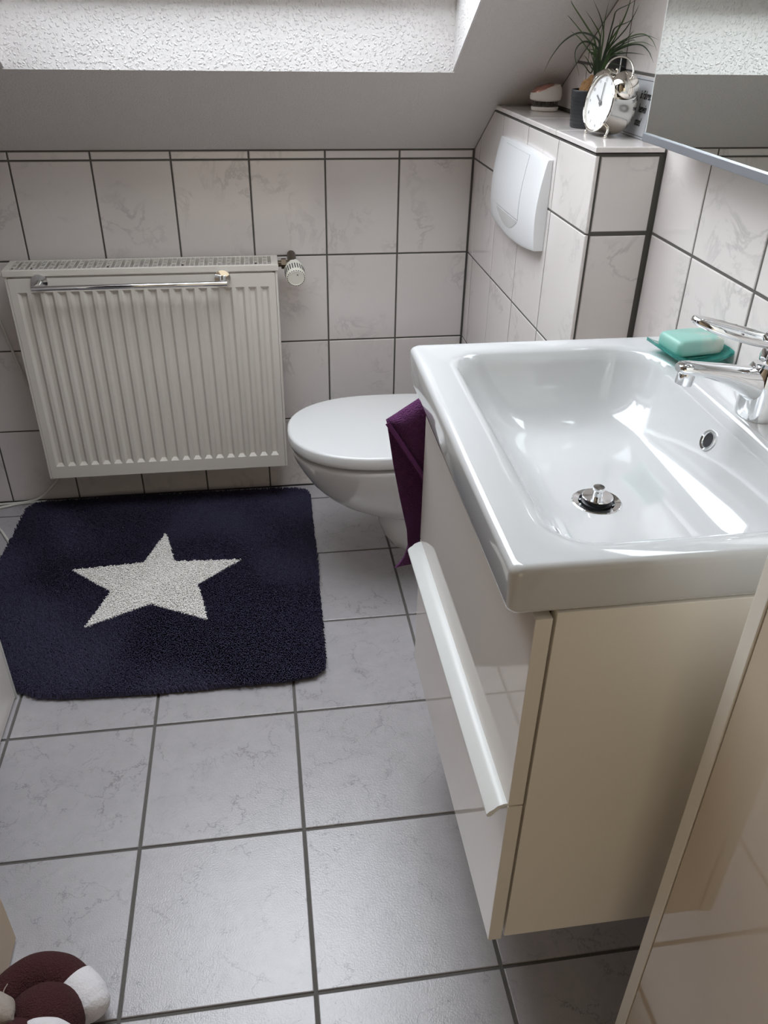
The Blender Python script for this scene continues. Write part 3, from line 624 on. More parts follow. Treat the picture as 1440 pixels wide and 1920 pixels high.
def on_plate(y0, y1, zlo, zhi, k, th, nz=8, ny=8, sag=0.0):
    t_ = bmesh.new(); fr = []; bk = []
    for a in range(nz+1):
        r1 = []; r2 = []
        for c in range(ny+1):
            t = c/ny; y = y0+(y1-y0)*t; zl = zlo-sag*(4*t*(1-t)); z = zl+(zhi-zl)*a/nz
            tt = (y-PY1)/(PY0-PY1); bu = -0.004*4*tt*(1-tt)
            r1.append(t_.verts.new((face_x(z, k)+bu, y, z))); r2.append(t_.verts.new((face_x(z, k)+th+bu, y, z)))
        fr.append(r1); bk.append(r2)
    for a in range(nz):
        for c in range(ny):
            t_.faces.new((fr[a][c], fr[a][c+1], fr[a+1][c+1], fr[a+1][c])); t_.faces.new((bk[a][c], bk[a+1][c], bk[a+1][c+1], bk[a][c+1]))
    for a in range(nz):
        t_.faces.new((fr[a][0], fr[a+1][0], bk[a+1][0], bk[a][0])); t_.faces.new((fr[a][ny], bk[a][ny], bk[a+1][ny], fr[a+1][ny]))
    for c in range(ny):
        t_.faces.new((fr[0][c], bk[0][c], bk[0][c+1], fr[0][c+1])); t_.faces.new((fr[nz][c], fr[nz][c+1], bk[nz][c+1], bk[nz][c]))
    bmesh.ops.recalc_face_normals(t_, faces=t_.faces); return t_
obj('button_gap', on_plate(-0.3524, -0.5371, 0.9460, 1.0796, 0.00035, 0.002, 14, 8), M['seam'], fp, False, label='thin grey seam around the button')
obj('flush_button', on_plate(-0.353, -0.5365, 0.9475, 1.0790, 0.0009, 0.003, 14, 8), M['white_plastic'], fp, ang=30, label='large square push button')
obj('grip_recess', on_plate(-0.356, -0.533, 0.9435, 0.9440, 0.0005, 0.002, 8, 14, sag=0.030), M['seat_plastic'], fp, ang=30, label='crescent-shaped grip under the button')

# ------------------------------------------------------------------ radiator
RX0, RX1, RY, RZ0, RZ1 = -1.238, -0.548, -0.140, 0.150, 0.757
ra = root('radiator', 'white panel radiator with vertical channels on the back wall', 'radiator', (-0.89, -0.09, RZ0))
bm = bmesh.new()                                        # front sheet with 20 recessed channels
x0, x1, z0, z1 = RX0+0.008, RX1-0.008, RZ0+0.006, RZ1-0.024
NC = 20; cz0, cz1 = z0+0.034, z1-0.034; px0 = x0+0.012; pitch = (x1-x0-0.024)/NC; dep = 0.0075
def q4(*p): bm.faces.new([bm.verts.new(v) for v in p])
yf = RY
q4((x0, yf, z0), (x1, yf, z0), (x1, yf, cz0), (x0, yf, cz0)); q4((x0, yf, cz1), (x1, yf, cz1), (x1, yf, z1), (x0, yf, z1))
def strip(a, c): q4((a, yf, cz0), (c, yf, cz0), (c, yf, cz1), (a, yf, cz1))
strip(x0, px0+pitch*0.14)
for k in range(NC):
    a = px0+pitch*k+pitch*0.14; c = px0+pitch*(k+1)-pitch*0.14; s_ = pitch*0.20; yb_ = yf+dep; e_ = 0.009
    q4((a+s_, yb_, cz0+e_), (c-s_, yb_, cz0+e_), (c-s_, yb_, cz1-e_), (a+s_, yb_, cz1-e_))
    q4((a, yf, cz0), (a+s_, yb_, cz0+e_), (a+s_, yb_, cz1-e_), (a, yf, cz1))
    q4((c-s_, yb_, cz0+e_), (c, yf, cz0), (c, yf, cz1), (c-s_, yb_, cz1-e_))
    q4((a, yf, cz0), (c, yf, cz0), (c-s_, yb_, cz0+e_), (a+s_, yb_, cz0+e_))
    q4((a+s_, yb_, cz1-e_), (c-s_, yb_, cz1-e_), (c, yf, cz1), (a, yf, cz1))
    strip(c, px0+pitch*(k+1)+pitch*0.14 if k < NC-1 else x1)
bmesh.ops.remove_doubles(bm, verts=bm.verts, dist=1e-5)
add_box(bm, (x0, RY+0.0085, z0), (x1, RY+0.016, z1))
for lo, hi in (((x0, RY, z0-0.004), (x1, RY+0.016, z0)), ((x0, RY, z1), (x1, RY+0.016, z1+0.002)), ((x0-0.001, RY, z0), (x0, RY+0.016, z1)), ((x1, RY, z0), (x1+0.001, RY+0.016, z1))): add_box(bm, lo, hi)
obj('front_panel', bm, M['radiator'], ra, False)
for xa, xb in ((RX0, RX0+0.0065), (RX1-0.0065, RX1)):
    obj('side_cover', box((xa, RY+0.001, RZ0), (xb, -0.045, RZ1-0.0168), 0.001), M['radiator'], ra, False)
obj('rear_panel', box((x0, -0.060, z0), (x1, -0.045, z1)), M['radiator'], ra, False)
obj('convector', box((x0+0.02, RY+0.022, z0+0.03), (x1-0.02, -0.065, z1-0.035)), M['radiator_shade'], ra, False)
gy0, gy1, gz = RY-0.003, -0.046, RZ1
bm = box((RX0-0.003, gy0, gz-0.017), (RX1+0.003, gy0+0.010, gz), 0.002); add_box(bm, (RX0-0.003, gy1-0.007, gz-0.017), (RX1+0.003, gy1, gz), 0.002)
add_box(bm, (RX0-0.0026, gy0+0.0045, gz-0.0166), (RX0+0.014, gy1-0.003, gz-0.0004), 0.0015); add_box(bm, (RX1-0.014, gy0+0.0045, gz-0.0166), (RX1+0.0026, gy1-0.003, gz-0.0004), 0.0015)
gr = obj('grille', bm, M['radiator'], ra, False)
bm = bmesh.new(); ng = 56; gp = (RX1-RX0-0.028)/ng
for k in range(ng+1): add_box(bm, (RX0+0.014+gp*k-0.0012, gy0+0.008, gz-0.004), (RX0+0.014+gp*k+0.0012, gy1-0.006, gz-0.0006))
for k in range(ng):
    if k % 2: continue
    for f in (0.36, 0.68):
        yy = gy0+0.010+(gy1-gy0-0.017)*f; add_box(bm, (RX0+0.014+gp*k, yy-0.0025, gz-0.004), (RX0+0.014+gp*(k+1), yy+0.0025, gz-0.0006))
tag(obj('grille_slats', bm, M['radiator'], ra, False), kind='stuff')
for x in (RX0+0.12, RX1-0.12):
    for z in (0.25, 0.62): obj('wall_bracket', box((x-0.02, -0.047, z), (x+0.02, 0.0005, z+0.04)), M['dark_metal'], ra, False)
# thermostat valve
tv = root('thermostat_valve', 'ivory thermostat valve with slotted head beside the radiator', 'thermostat valve', (-0.505, -0.06, 0.73))
ax = Vector((0.08, -1.0, -0.30)).normalized(); tcn = Vector((-0.503, -0.045, 0.728))
obj('valve_body', tube([(-0.549, -0.06, 0.737), (-0.505, -0.06, 0.737)], [0.009, 0.009], 12), M['dark_metal'], tv, label='tarnished brass valve body')
bm = tube([(-0.535, -0.06, 0.737), (-0.522, -0.06, 0.737)], [0.0145, 0.0145], 6); obj('union_nut', bm, M['dark_metal'], tv, False)
obj('supply_pipe', tube([(-0.505, -0.06, 0.737), (-0.505, -0.03, 0.742), (-0.505, 0.0, 0.745)], 0.012, 12), M['dark_metal'], tv)
hm = frame_to(tcn, ax) @ Matrix.Diagonal((1.25, 1.25, 1.05, 1))
hd = obj('thermostat_head', lathe([(0.014, 0.002), (0.018, 0.006), (0.0195, 0.016), (0.021, 0.018), (0.0212, 0.055), (0.0205, 0.060), (0.0175, 0.063), (0.0165, 0.0630), (0.0160, 0.0622), (0.0001, 0.0622)], 48, hm, cap0=True), M['thermo'], tv, ang=30)
bm = bmesh.new()
for k in range(24):
    a = 2*math.pi*k/24; t = box((-0.0011, 0.0198, 0.030), (0.0011, 0.0217, 0.052), 0.0003, 1); merge(bm, t, hm @ Matrix.Rotation(a, 4, 'Z'))
    t = box((-0.0011, 0.0168, 0.0575), (0.0011, 0.0195, 0.0625), 0.0003, 1); merge(bm, t, hm @ Matrix.Rotation(a, 4, 'Z'))
tag(obj('slots', bm, M['black_plastic'], hd, False), kind='stuff')
obj('dial_mark', lathe([(0.0018, 0.0622), (0.0018, 0.0628), (0.0001, 0.0628)], 14, hm @ Matrix.Translation((0.008, -0.003, 0))), M['print_grey'], hd)

# towel rail hooked on the radiator
tr_ = root('towel_rail', 'chrome towel bar with round end discs across the radiator front', 'towel rail', (-0.92, RY, 0.72))
RZb, RYb = 0.722, RY-0.045
bx0, bx1 = -1.165, -0.680
for x in (bx0+0.012, bx1-0.012):
    obj('mounting_disc', lathe([(0.0001, 0.0005), (0.0195, 0.0005), (0.0215, 0.003), (0.0205, 0.007), (0.0001, 0.009)], 32, frame_to((x, RY, RZb+0.004), (0, -1, 0))), M['chrome'], tr_)
    obj('arm', tube([(x, RY-0.008, RZb+0.003), (x, RYb, RZb)], [0.008, 0.007], 14), M['chrome'], tr_)
obj('bar', tube([(bx0, RYb, RZb), (bx1, RYb, RZb+0.001)], 0.0065, 16), M['chrome'], tr_)

# ------------------------------------------------------------------ bath mat
def inside(px, py, poly):
    r = False; j = len(poly)-1
    for i in range(len(poly)):
        xi, yi = poly[i]; xj, yj = poly[j]
        if (yi > py) != (yj > py) and px < (xj-xi)*(py-yi)/(yj-yi)+xi: r = not r
        j = i
    return r
MAT = [(-1.322, -0.035), (-0.954, -0.030), (-0.525, -0.045), (-0.492, -0.062), (-0.482, -0.095), (-0.484, -0.309), (-0.490, -0.569), (-0.492, -0.767), (-0.496, -0.860), (-0.504, -0.890), (-0.528, -0.908), (-0.590, -0.917), (-0.878, -0.918), (-1.088, -0.908), (-1.150, -0.898), (-1.180, -0.880), (-1.215, -0.862), (-1.30, -0.85), (-1.345, -0.82), (-1.356, -0.70), (-1.358, -0.37), (-1.354, -0.20), (-1.346, -0.07)]
STAR = [(-0.92, -0.263), (-0.879, -0.406), (-0.693, -0.421), (-0.812, -0.523), (-0.783, -0.677), (-0.927, -0.594), (-1.081, -0.673), (-1.037, -0.528), (-1.158, -0.415), (-0.967, -0.403)]
mat_ = root('bath_mat', 'navy blue shaggy bath mat with a white star on the floor', 'bath mat', (-0.92, -0.48, 0.0))
cx_, cy2 = -0.92, -0.48
shr = lambda k: [Vector((cx_+(x-cx_)*k, cy2+(y-cy2)*k, 0)) for x, y in MAT]
bm = bmesh.new(); lp = []
for k, z in ((0.985, 0.001), (0.992, 0.004), (0.985, 0.009)): lp.append([p+Vector((0, 0, z)) for p in shr(k)])
add_loft(bm, lp); obj('backing', bm, M['pile_navy'], mat_, False)
def ns(x, y): return math.sin(9*x+3*math.sin(7*y))*0.5+math.sin(13*y+2.3*math.sin(11*x+1))*0.5
def pile(name, test, mat, h0, z0, r=0.0024, tip=0.55):
    V = []; F = []; st = 0.0027; ny = int(0.92/st); nx = int(0.90/st)
    rr = random.random
    for j in range(ny):
        for i in range(nx):
            x = -1.372+(i+0.5*(j % 2)+(rr()-0.5)*0.8)*st; y = -0.93+(j+(rr()-0.5)*0.8)*st
            if not test(x, y): continue
            f = ns(x, y); a = 2*math.pi*rr(); h = h0*(0.75+0.5*rr())
            lx = 0.0045*f+(rr()-0.5)*0.004; ly = -0.0045*math.cos(5*x+4*y+f)+(rr()-0.5)*0.004
            b_ = len(V)
            for k in range(3): V.append((x-cx_+r*math.cos(a+2.1*k), y-cy2+r*math.sin(a+2.1*k), z0))
            tx, ty = x-cx_+lx, y-cy2+ly
            for k in range(3): V.append((tx+r*tip*math.cos(a+0.6+2.1*k), ty+r*tip*math.sin(a+0.6+2.1*k), z0+h))
            F += [(b_, b_+1, b_+4, b_+3), (b_+1, b_+2, b_+5, b_+4), (b_+2, b_, b_+3, b_+5), (b_+3, b_+4, b_+5)]
    me = bpy.data.meshes.new(name); me.from_pydata(V, [], F); me.materials.append(mat)
    o = bpy.data.objects.new(name, me); COL.objects.link(o); o.parent = mat_; o['kind'] = 'stuff'; return o
jit = lambda: (random.random()-0.5)*0.005
pile('pile', lambda x, y: inside(x+jit(), y+jit(), MAT) and not inside(x, y, STAR), M['pile_navy'], 0.0100, 0.0080, 0.0019, 0.75)
pile('star', lambda x, y: inside(x, y, STAR), M['pile_white'], 0.0100, 0.0080, 0.0024, 0.9)['label'] = 'white five-pointed star in the pile'

# ------------------------------------------------------------------ towel
tw = root('towel', 'plum purple terry towel hanging between the vanity and the toilet', 'towel', (-0.30, -1.065, 0.42))
def sheet(rows, nx, fy, th, sub=4):
    """rows: (z, xl, xr) from top to bottom; fy(u, z) gives y."""
    rr_ = []
    for (za, la, ra_), (zb, lb, rb) in zip(rows, rows[1:]):
        for k in range(sub): t = k/sub; rr_.append((za+(zb-za)*t, la+(lb-la)*t, ra_+(rb-ra_)*t))
    rr_.append(rows[-1]); t_ = bmesh.new(); g1 = []
    for z, l, r in rr_:
        g1.append([(l+(r-l)*i/nx, z) for i in range(nx+1)])
    F1 = [[t_.verts.new((x, fy(i/nx, z)-th/2, z)) for i, (x, z) in enumerate(row)] for row in g1]
    F2 = [[t_.verts.new((x, fy(i/nx, z)+th/2, z)) for i, (x, z) in enumerate(row)] for row in g1]
    R_ = len(F1)
    for a in range(R_-1):
        for c in range(nx):
            t_.faces.new((F1[a][c], F1[a+1][c], F1[a+1][c+1], F1[a][c+1])); t_.faces.new((F2[a][c], F2[a][c+1], F2[a+1][c+1], F2[a+1][c]))
    for a in range(R_-1):
        t_.faces.new((F1[a][0], F2[a][0], F2[a+1][0], F1[a+1][0])); t_.faces.new((F1[a][nx], F1[a+1][nx], F2[a+1][nx], F2[a][nx]))
    for c in range(nx):
        t_.faces.new((F1[0][c], F1[0][c+1], F2[0][c+1], F2[0][c])); t_.faces.new((F1[-1][c], F2[-1][c], F2[-1][c+1], F1[-1][c+1]))
    bmesh.ops.recalc_face_normals(t_, faces=t_.faces); return t_
rowsA = [(0.775, -0.338, -0.24), (0.757, -0.366, -0.23), (0.738, -0.394, -0.22), (0.700, -0.388, -0.21), (0.653, -0.381, -0.21), (0.585, -0.368, -0.22), (0.515, -0.353, -0.22), (0.480, -0.350, -0.22), (0.455, -0.356, -0.23), (0.438, -0.366, -0.24), (0.430, -0.373, -0.25)]
obj('back_fold', sheet(rowsA, 16, lambda u, z: -1.058+0.007*math.sin(5*u+9*z)-0.012*math.exp(-u*9), 0.006), M['towel'], tw, ang=80)
rowsB = [(0.778, -0.336, -0.24), (0.760, -0.362, -0.23), (0.739, -0.395, -0.22), (0.716, -0.379, -0.22), (0.69, -0.363, -0.22), (0.66, -0.345, -0.22), (0.63, -0.327, -0.23), (0.60, -0.309, -0.24)]
obj('front_fold', sheet(rowsB, 14, lambda u, z: -1.079-0.008*math.sin(math.pi*min(1, u*2.2))+0.010*math.exp(-u*14), 0.007), M['towel'], tw, ang=80)
obj('hem', tube([(-0.394, -1.0785, 0.738), (-0.379, -1.0845, 0.716), (-0.345, -1.0885, 0.661), (-0.309, -1.089, 0.602)], [0.0014]*4, 8, ry=[0.0045]*4), M['towel_hem'], tw, label='flat woven hem along the fold')

# ------------------------------------------------------------------ things on the ledge
# hair brush
hb = root('hair_brush', 'cream and rose-gold compact hair brush standing on the tiled ledge', 'hair brush', (0.079, -0.313, ZL))
hbm = Matrix.Translation((0.079, -0.313, ZL)) @ Matrix.Rotation(math.radians(-14), 4, 'Z')
def oval(rx, ry_, z, tilt=0.0, n=32, cx=0.0): return [Vector((cx+rx*math.cos(2*math.pi*i/n), ry_*math.sin(2*math.pi*i/n), z+tilt*math.cos(2*math.pi*i/n))) for i in range(n)]
bm = bmesh.new(); add_loft(bm, [oval(0.027, 0.017, 0.0), oval(0.030, 0.020, 0.002), oval(0.0315, 0.0212, 0.008), oval(0.030, 0.020, 0.0095)]); bm.transform(hbm); obj('cover', bm, M['brush_white'], hb)
bm = bmesh.new(); add_loft(bm, [oval(0.030, 0.021, 0.021), oval(0.035, 0.0245, 0.024), oval(0.0365, 0.026, 0.032, 0.001), oval(0.035, 0.025, 0.042, 0.005), oval(0.0285, 0.020, 0.0485, 0.007, cx=0.002), oval(0.012, 0.009, 0.0515, 0.004, cx=0.003)]); bm.transform(hbm); obj('shell', bm, M['brush_white'], hb)
bm = bmesh.new(); add_loft(bm, [oval(0.026, 0.021, 0.041, 0.0105, cx=-0.010), oval(0.026, 0.022, 0.046, 0.0085, cx=-0.008), oval(0.021, 0.0175, 0.0525, 0.0045, cx=-0.005), oval(0.010, 0.008, 0.0555, 0.002, cx=-0.002)]); bm.transform(hbm); obj('rose_cap', bm, M['rose'], hb, label='rose-gold top of the brush')
bm = bmesh.new()
for k in range(34):
    a = 2*math.pi*k/34; add_tube(bm, [(0.0275*math.cos(a), 0.018*math.sin(a), 0.009), (0.029*math.cos(a+0.07*(-1)**k), 0.019*math.sin(a+0.07*(-1)**k), 0.0215)], [0.0008, 0.0011], 5)
for k in range(20):
    a = 2*math.pi*k/20; add_tube(bm, [(0.019*math.cos(a), 0.012*math.sin(a), 0.009), (0.02*math.cos(a), 0.0125*math.sin(a), 0.0215)], [0.0009, 0.0012], 5)
bm.transform(hbm); tag(obj('bristles', bm, M['bristle'], hb), kind='stuff')
# potted plant
PC = Vector((0.0725, -0.600, ZL))
pp = root('potted_plant', 'grassy-leaved bulb plant in a dark ribbed pot on the ledge', 'plant', PC)
pr_ = [(0.0265, 0.0), (0.0280, 0.001)]
for k in range(9):
    z = 0.004+0.0062*k; r = 0.0283+0.0038*(k/8); pr_ += [(r+0.0003, z), (r+0.0006, z+0.002), (r+0.0006, z+0.0036), (r+0.0003, z+0.0055)]
pr_ += [(0.0325, 0.062), (0.0332, 0.066), (0.0325, 0.0675), (0.0303, 0.0675), (0.0298, 0.063), (0.0295, 0.052), (0.0001, 0.052)]
pr_ = [(r*1.1, z) for r, z in pr_]
obj('pot', lathe(pr_, 40, Matrix.Translation(PC), cap0=True), M['pot'], pp, ang=50)
bm = bmesh.new(); bmesh.ops.create_icosphere(bm, subdivisions=4, radius=1.0)
for v in bm.verts:
    c = v.co; f = 1+0.06*math.sin(9*c.x+4*c.z)+0.05*math.sin(13*c.y+5*c.x); top = max(0, c.z)
    v.co = Vector((c.x*0.026*f*(1-0.35*top), c.y*0.026*f*(1-0.35*top), c.z*0.024*f)) + PC + Vector((0.004, 0, 0.068))
obj('bulb', bm, M['soil'], pp)
CB = PC + Vector((0.014, 0.004, 0.082))
LEAVES = [[(0.076, -0.578, 1.291), (0.056, -0.571, 1.317), (0.03, -0.564, 1.347), (0.026, -0.558, 1.356)],
    [(0.083, -0.58, 1.291), (0.049, -0.574, 1.303), (0.02, -0.569, 1.29), (-0.001, -0.564, 1.263), (-0.012, -0.558, 1.235)],
    [(0.079, -0.592, 1.278), (0.048, -0.598, 1.289), (0.03, -0.605, 1.27), (0.042, -0.612, 1.232)],
    [(0.087, -0.593, 1.287), (0.082, -0.602, 1.323), (0.082, -0.61, 1.357)],
    [(0.092, -0.578, 1.305), (0.083, -0.572, 1.331), (0.068, -0.565, 1.357)],
    [(0.101, -0.582, 1.283), (0.108, -0.579, 1.323), (0.108, -0.589, 1.34), (0.108, -0.646, 1.351), (0.108, -0.683, 1.361)],
    [(0.103, -0.582, 1.283), (0.108, -0.621, 1.319), (0.108, -0.644, 1.349), (0.108, -0.647, 1.365)],
    [(0.104, -0.588, 1.278), (0.108, -0.644, 1.311), (0.108, -0.676, 1.336), (0.108, -0.69, 1.351)],
    [(0.108, -0.588, 1.274), (0.108, -0.658, 1.294), (0.108, -0.736, 1.304), (0.108, -0.793, 1.3)],
    [(0.108, -0.586, 1.276), (0.108, -0.667, 1.299), (0.108, -0.725, 1.306), (0.108, -0.766, 1.299), (0.108, -0.795, 1.283)],
    [(0.107, -0.584, 1.269), (0.108, -0.636, 1.285), (0.108, -0.682, 1.295), (0.108, -0.698, 1.294)],
    [(0.103, -0.59, 1.265), (0.108, -0.641, 1.272), (0.108, -0.691, 1.275), (0.108, -0.749, 1.275)],
    [(0.084, -0.586, 1.26), (0.065, -0.587, 1.273), (0.042, -0.588, 1.294), (0.02, -0.589, 1.307)],
    [(0.081, -0.587, 1.26), (0.077, -0.588, 1.242), (0.061, -0.59, 1.26), (0.053, -0.591, 1.266)],
    [(0.087, -0.581, 1.269), (0.074, -0.576, 1.275), (0.068, -0.572, 1.273)]]
def ribbon(path, w0):
    bm_ = bmesh.new(); k = len(path); V0 = []
    for i, p in enumerate(path):
        t = i/(k-1); tg = (path[min(i+1, k-1)]-path[max(i-1, 0)]).normalized()
        s = tg.cross(Vector((-0.35, -0.93, 0.1))).normalized(); nn = tg.cross(s).normalized()
        w = w0*(0.6+0.4*min(1, t*5))*(1-t**2.2*0.93)
        V0.append([bm_.verts.new(p+s*w), bm_.verts.new(p+nn*w*0.55), bm_.verts.new(p-s*w), bm_.verts.new(p-nn*0.0003+nn*w*0.2)])
    for a, c in zip(V0, V0[1:]):
        for i in range(4): bm_.faces.new((a[i], a[(i+1) % 4], c[(i+1) % 4], c[i]))
    bmesh.ops.recalc_face_normals(bm_, faces=bm_.faces); return bm_
rl = random.Random(5)
for i, lf in enumerate(LEAVES):
    st_ = CB + Vector((rl.uniform(-0.006, 0.006), rl.uniform(-0.006, 0.006), -0.012)); p1 = Vector(lf[0])
    mid = st_*0.45+p1*0.55+Vector((0, 0, 0.006))
    path = smooth_path([st_, mid] + [Vector(q) for q in lf], 5)
    obj('leaf', ribbon(path, rl.uniform(0.0014, 0.0022)), M['leaf'] if i % 3 else M['leaf_light'], pp, ang=80)
for i, lf in enumerate(LEAVES):                         # companions of the long leaves
    if i in (1, 2, 12): continue
    st_ = CB + Vector((rl.uniform(-0.007, 0.007), rl.uniform(-0.007, 0.007), -0.012)); k_ = rl.uniform(0.72, 0.95); of = Vector((rl.uniform(-0.012, 0.008), rl.uniform(-0.02, 0.02), rl.uniform(-0.012, 0.006)))
    pts_ = [CB+(Vector(q)-CB)*k_+of*((j_+1)/len(lf)) for j_, q in enumerate(lf)]
    for q in pts_: q.x = min(q.x, 0.110)
    path = smooth_path([st_, st_*0.45+pts_[0]*0.55+Vector((0, 0, 0.006))] + pts_, 5)
    obj('leaf', ribbon(path, rl.uniform(0.0013, 0.0020)), M['leaf'] if i % 2 else M['leaf_light'], pp, ang=80)
for i in range(14):                                     # short inner leaves
    a = rl.uniform(0, 6.28); h = rl.uniform(0.04, 0.075); d = rl.uniform(0.008, 0.026)
    st_ = CB + Vector((0.004*math.cos(a), 0.004*math.sin(a), -0.012))
    path = smooth_path([st_, st_+Vector((0.35*d*math.cos(a), 0.35*d*math.sin(a), h*0.6)), st_+Vector((d*math.cos(a), d*math.sin(a), h))], 5)
    obj('leaf', ribbon(path, rl.uniform(0.0014, 0.0022)), M['leaf_light'] if i % 2 else M['leaf'], pp, ang=80)
# black framed box behind the plant
bf = root('black_box', 'slim black box with pale edges standing behind the plant', 'box', (0.1205, -0.59, ZL))
obj('body', box((0.1165, -0.625, ZL), (0.1275, -0.555, ZL+0.126), 0.0008), M['black_plastic'], bf, False)
for y in (-0.6255, -0.5555): obj('edge_strip', box((0.1155, y-0.0008, ZL), (0.1172, y+0.0008, ZL+0.126)), M['rail_white'], bf, False)
# alarm clock
AC = Vector((0.047, -0.722, ZL+0.056))
az = math.radians(189); nrm = Vector((math.cos(az), math.sin(az), 0.16)).normalized()
ck = root('alarm_clock', 'silvery twin-bell alarm clock with white dial on the ledge corner', 'alarm clock', (AC.x, AC.y, ZL))
cm = frame_to(AC, nrm, (0, 0, 1))                         # local x = up on the dial, z = out of the dial
CR = 0.0485
obj('case', lathe([(0.0001, -0.053), (0.036, -0.053), (0.0445, -0.0505), (CR-0.001, -0.045), (CR, -0.039), (CR, 0.0), (CR+0.0008, 0.001), (CR+0.0009, 0.003), (CR-0.0008, 0.0042), (CR-0.0022, 0.003), (CR-0.0026, -0.003)], 56, cm), M['nickel'], ck, ang=40)
dl = obj('dial', lathe([(CR-0.0024, -0.0025), (0.0001, -0.0025)], 48, cm), M['dial'], ck, False)
def on_dial(x0, x1, y0, y1, z, rot): # x along the hand, y across
    t = box((x0, y0, z), (x1, y1, z+0.0007)); t.transform(cm @ Matrix.Rotation(rot, 4, 'Z')); return t
obj('minute_hand', on_dial(-0.006, 0.034, -0.0008, 0.0008, -0.001, math.radians(2)), M['print_grey'], ck, False)
obj('hour_hand', on_dial(-0.005, 0.021, -0.0015, 0.0015, -0.0016, math.radians(58)), M['print_grey'], ck, False)
obj('hub', lathe([(0.0035, -0.0024), (0.0035, 0.0004), (0.0001, 0.0006)], 18, cm), M['print_grey'], ck)
for k in range(12):
    h = k if k else 12; a = -math.radians(30*k); r = 0.0385
    pos = cm @ Vector((r*math.cos(a), r*math.sin(a), -0.0019))
    mw = frame_to(pos, nrm, (0, 0, 1)); rr_ = mw.to_3x3(); X = -(rr_ @ Vector((0, 1, 0))); Yv = rr_ @ Vector((1, 0, 0))
    w = Matrix.Identity(4)
    for i in range(3): w[i][0] = X[i]; w[i][1] = Yv[i]; w[i][2] = nrm[i]
    w.translation = pos
    text('numeral', str(h), 0.0075, M['print_pale'], dl, w, align='CENTER')
upv = (cm.to_3x3() @ Vector((1, 0, 0))).normalized(); sdv = (cm.to_3x3() @ Vector((0, 1, 0))).normalized()
for s in (-1, 1):
    dirv = (upv*0.70+sdv*s*0.71).normalized(); bc = AC - nrm*0.022 + dirv*(CR-0.003)
    bl = obj('bell', lathe([(0.0255, 0.0), (0.0262, 0.001), (0.0255, 0.006), (0.0225, 0.0135), (0.0155, 0.0195), (0.0065, 0.0222), (0.0001, 0.0226)], 36, frame_to(bc, dirv, (1, 0, 0))), M['nickel'], ck, ang=60)
    obj('bell_stem', tube([AC-nrm*0.02+dirv*(CR-0.003), bc+dirv*0.027], 0.0022, 10), M['nickel'], bl)
    obj('bell_nut', add_sphere(bmesh.new(), bc+dirv*0.026, 0.0036, u=12, v=8), M['nickel'], bl)
hp = []
for k in range(13):
    a = math.pi*k/12; hp.append(AC-nrm*0.022+sdv*(0.0485*math.cos(a))+upv*(CR-0.001+0.031*math.sin(a)**0.8))
obj('carry_handle', tube(hp, 0.0018, 10), M['nickel'], ck)
obj('hammer', tube([AC-nrm*0.02+upv*(CR-0.002), AC-nrm*0.02+upv*(CR+0.008), AC-nrm*0.02+upv*(CR+0.0085)+sdv*0.004], [0.0012, 0.0012, 0.003], 8), M['nickel'], ck)
for s in (-1, 1):
    f0 = AC - nrm*0.012 + sdv*s*0.030 - upv*0.036; f1 = f0 + sdv*s*0.006 - nrm*(-0.006); f1 = Vector((f1.x, f1.y, ZL+0.0035))
    lg = obj('foot', tube([f0, f0*0.5+f1*0.5+sdv*s*0.003, f1], [0.0030, 0.0026, 0.0020], 10), M['nickel'], ck)
    add_s = obj('foot_ball', add_sphere(bmesh.new(), f1, 0.0035, u=12, v=8), M['nickel'], lg)
# tin sign leaning on the wall
sg = root('tin_sign', 'silver tin sign with black lettering leaning between clock and mirror', 'sign', (0.115, -0.715, ZL))
s_up = Vector((0.0105, 0, 0.100)).normalized(); s_rt = Vector((0.0, -1, 0)); s_n = s_rt.cross(s_up).normalized()
so_ = Vector((0.1135, -0.640, ZL+0.0008))
sm = Matrix.Identity(4)
for i in range(3): sm[i][0] = s_rt[i]; sm[i][1] = s_up[i]; sm[i][2] = s_n[i]
sm.translation = so_
SW, SH = 0.150, 0.098
bm = bmesh.new(); add_loft(bm, [[Vector((p.x, p.y, 0.0)) for p in rrect(0, SW, 0, SH, 0.006, 0, 6, 2)], [Vector((p.x, p.y, 0.0012)) for p in rrect(0, SW, 0, SH, 0.006, 0, 6, 2)]])
bm.transform(sm); obj('plate', bm, M['tin'], sg, False)
bm = bmesh.new(); ro = rrect(0.0035, SW-0.0035, 0.0035, SH-0.0035, 0.005, 0.00155, 6, 2); ri = rrect(0.0044, SW-0.0044, 0.0044, SH-0.0044, 0.0042, 0.00155, 6, 2)
add_loft(bm, [ro, ri], False, False); bm.transform(sm); obj('border_line', bm, M['print_black'], sg, False)
for s, x, y in (('is Fahren.', 0.093, 0.070), ('heswin', 0.098, 0.048), ('oten!', 0.095, 0.026)):
    text('lettering', s, 0.0195, M['print_black'], sg, sm @ Matrix.Translation((x, y, 0.0015)), shear=0.28, sx=0.62, bold=0.0003)

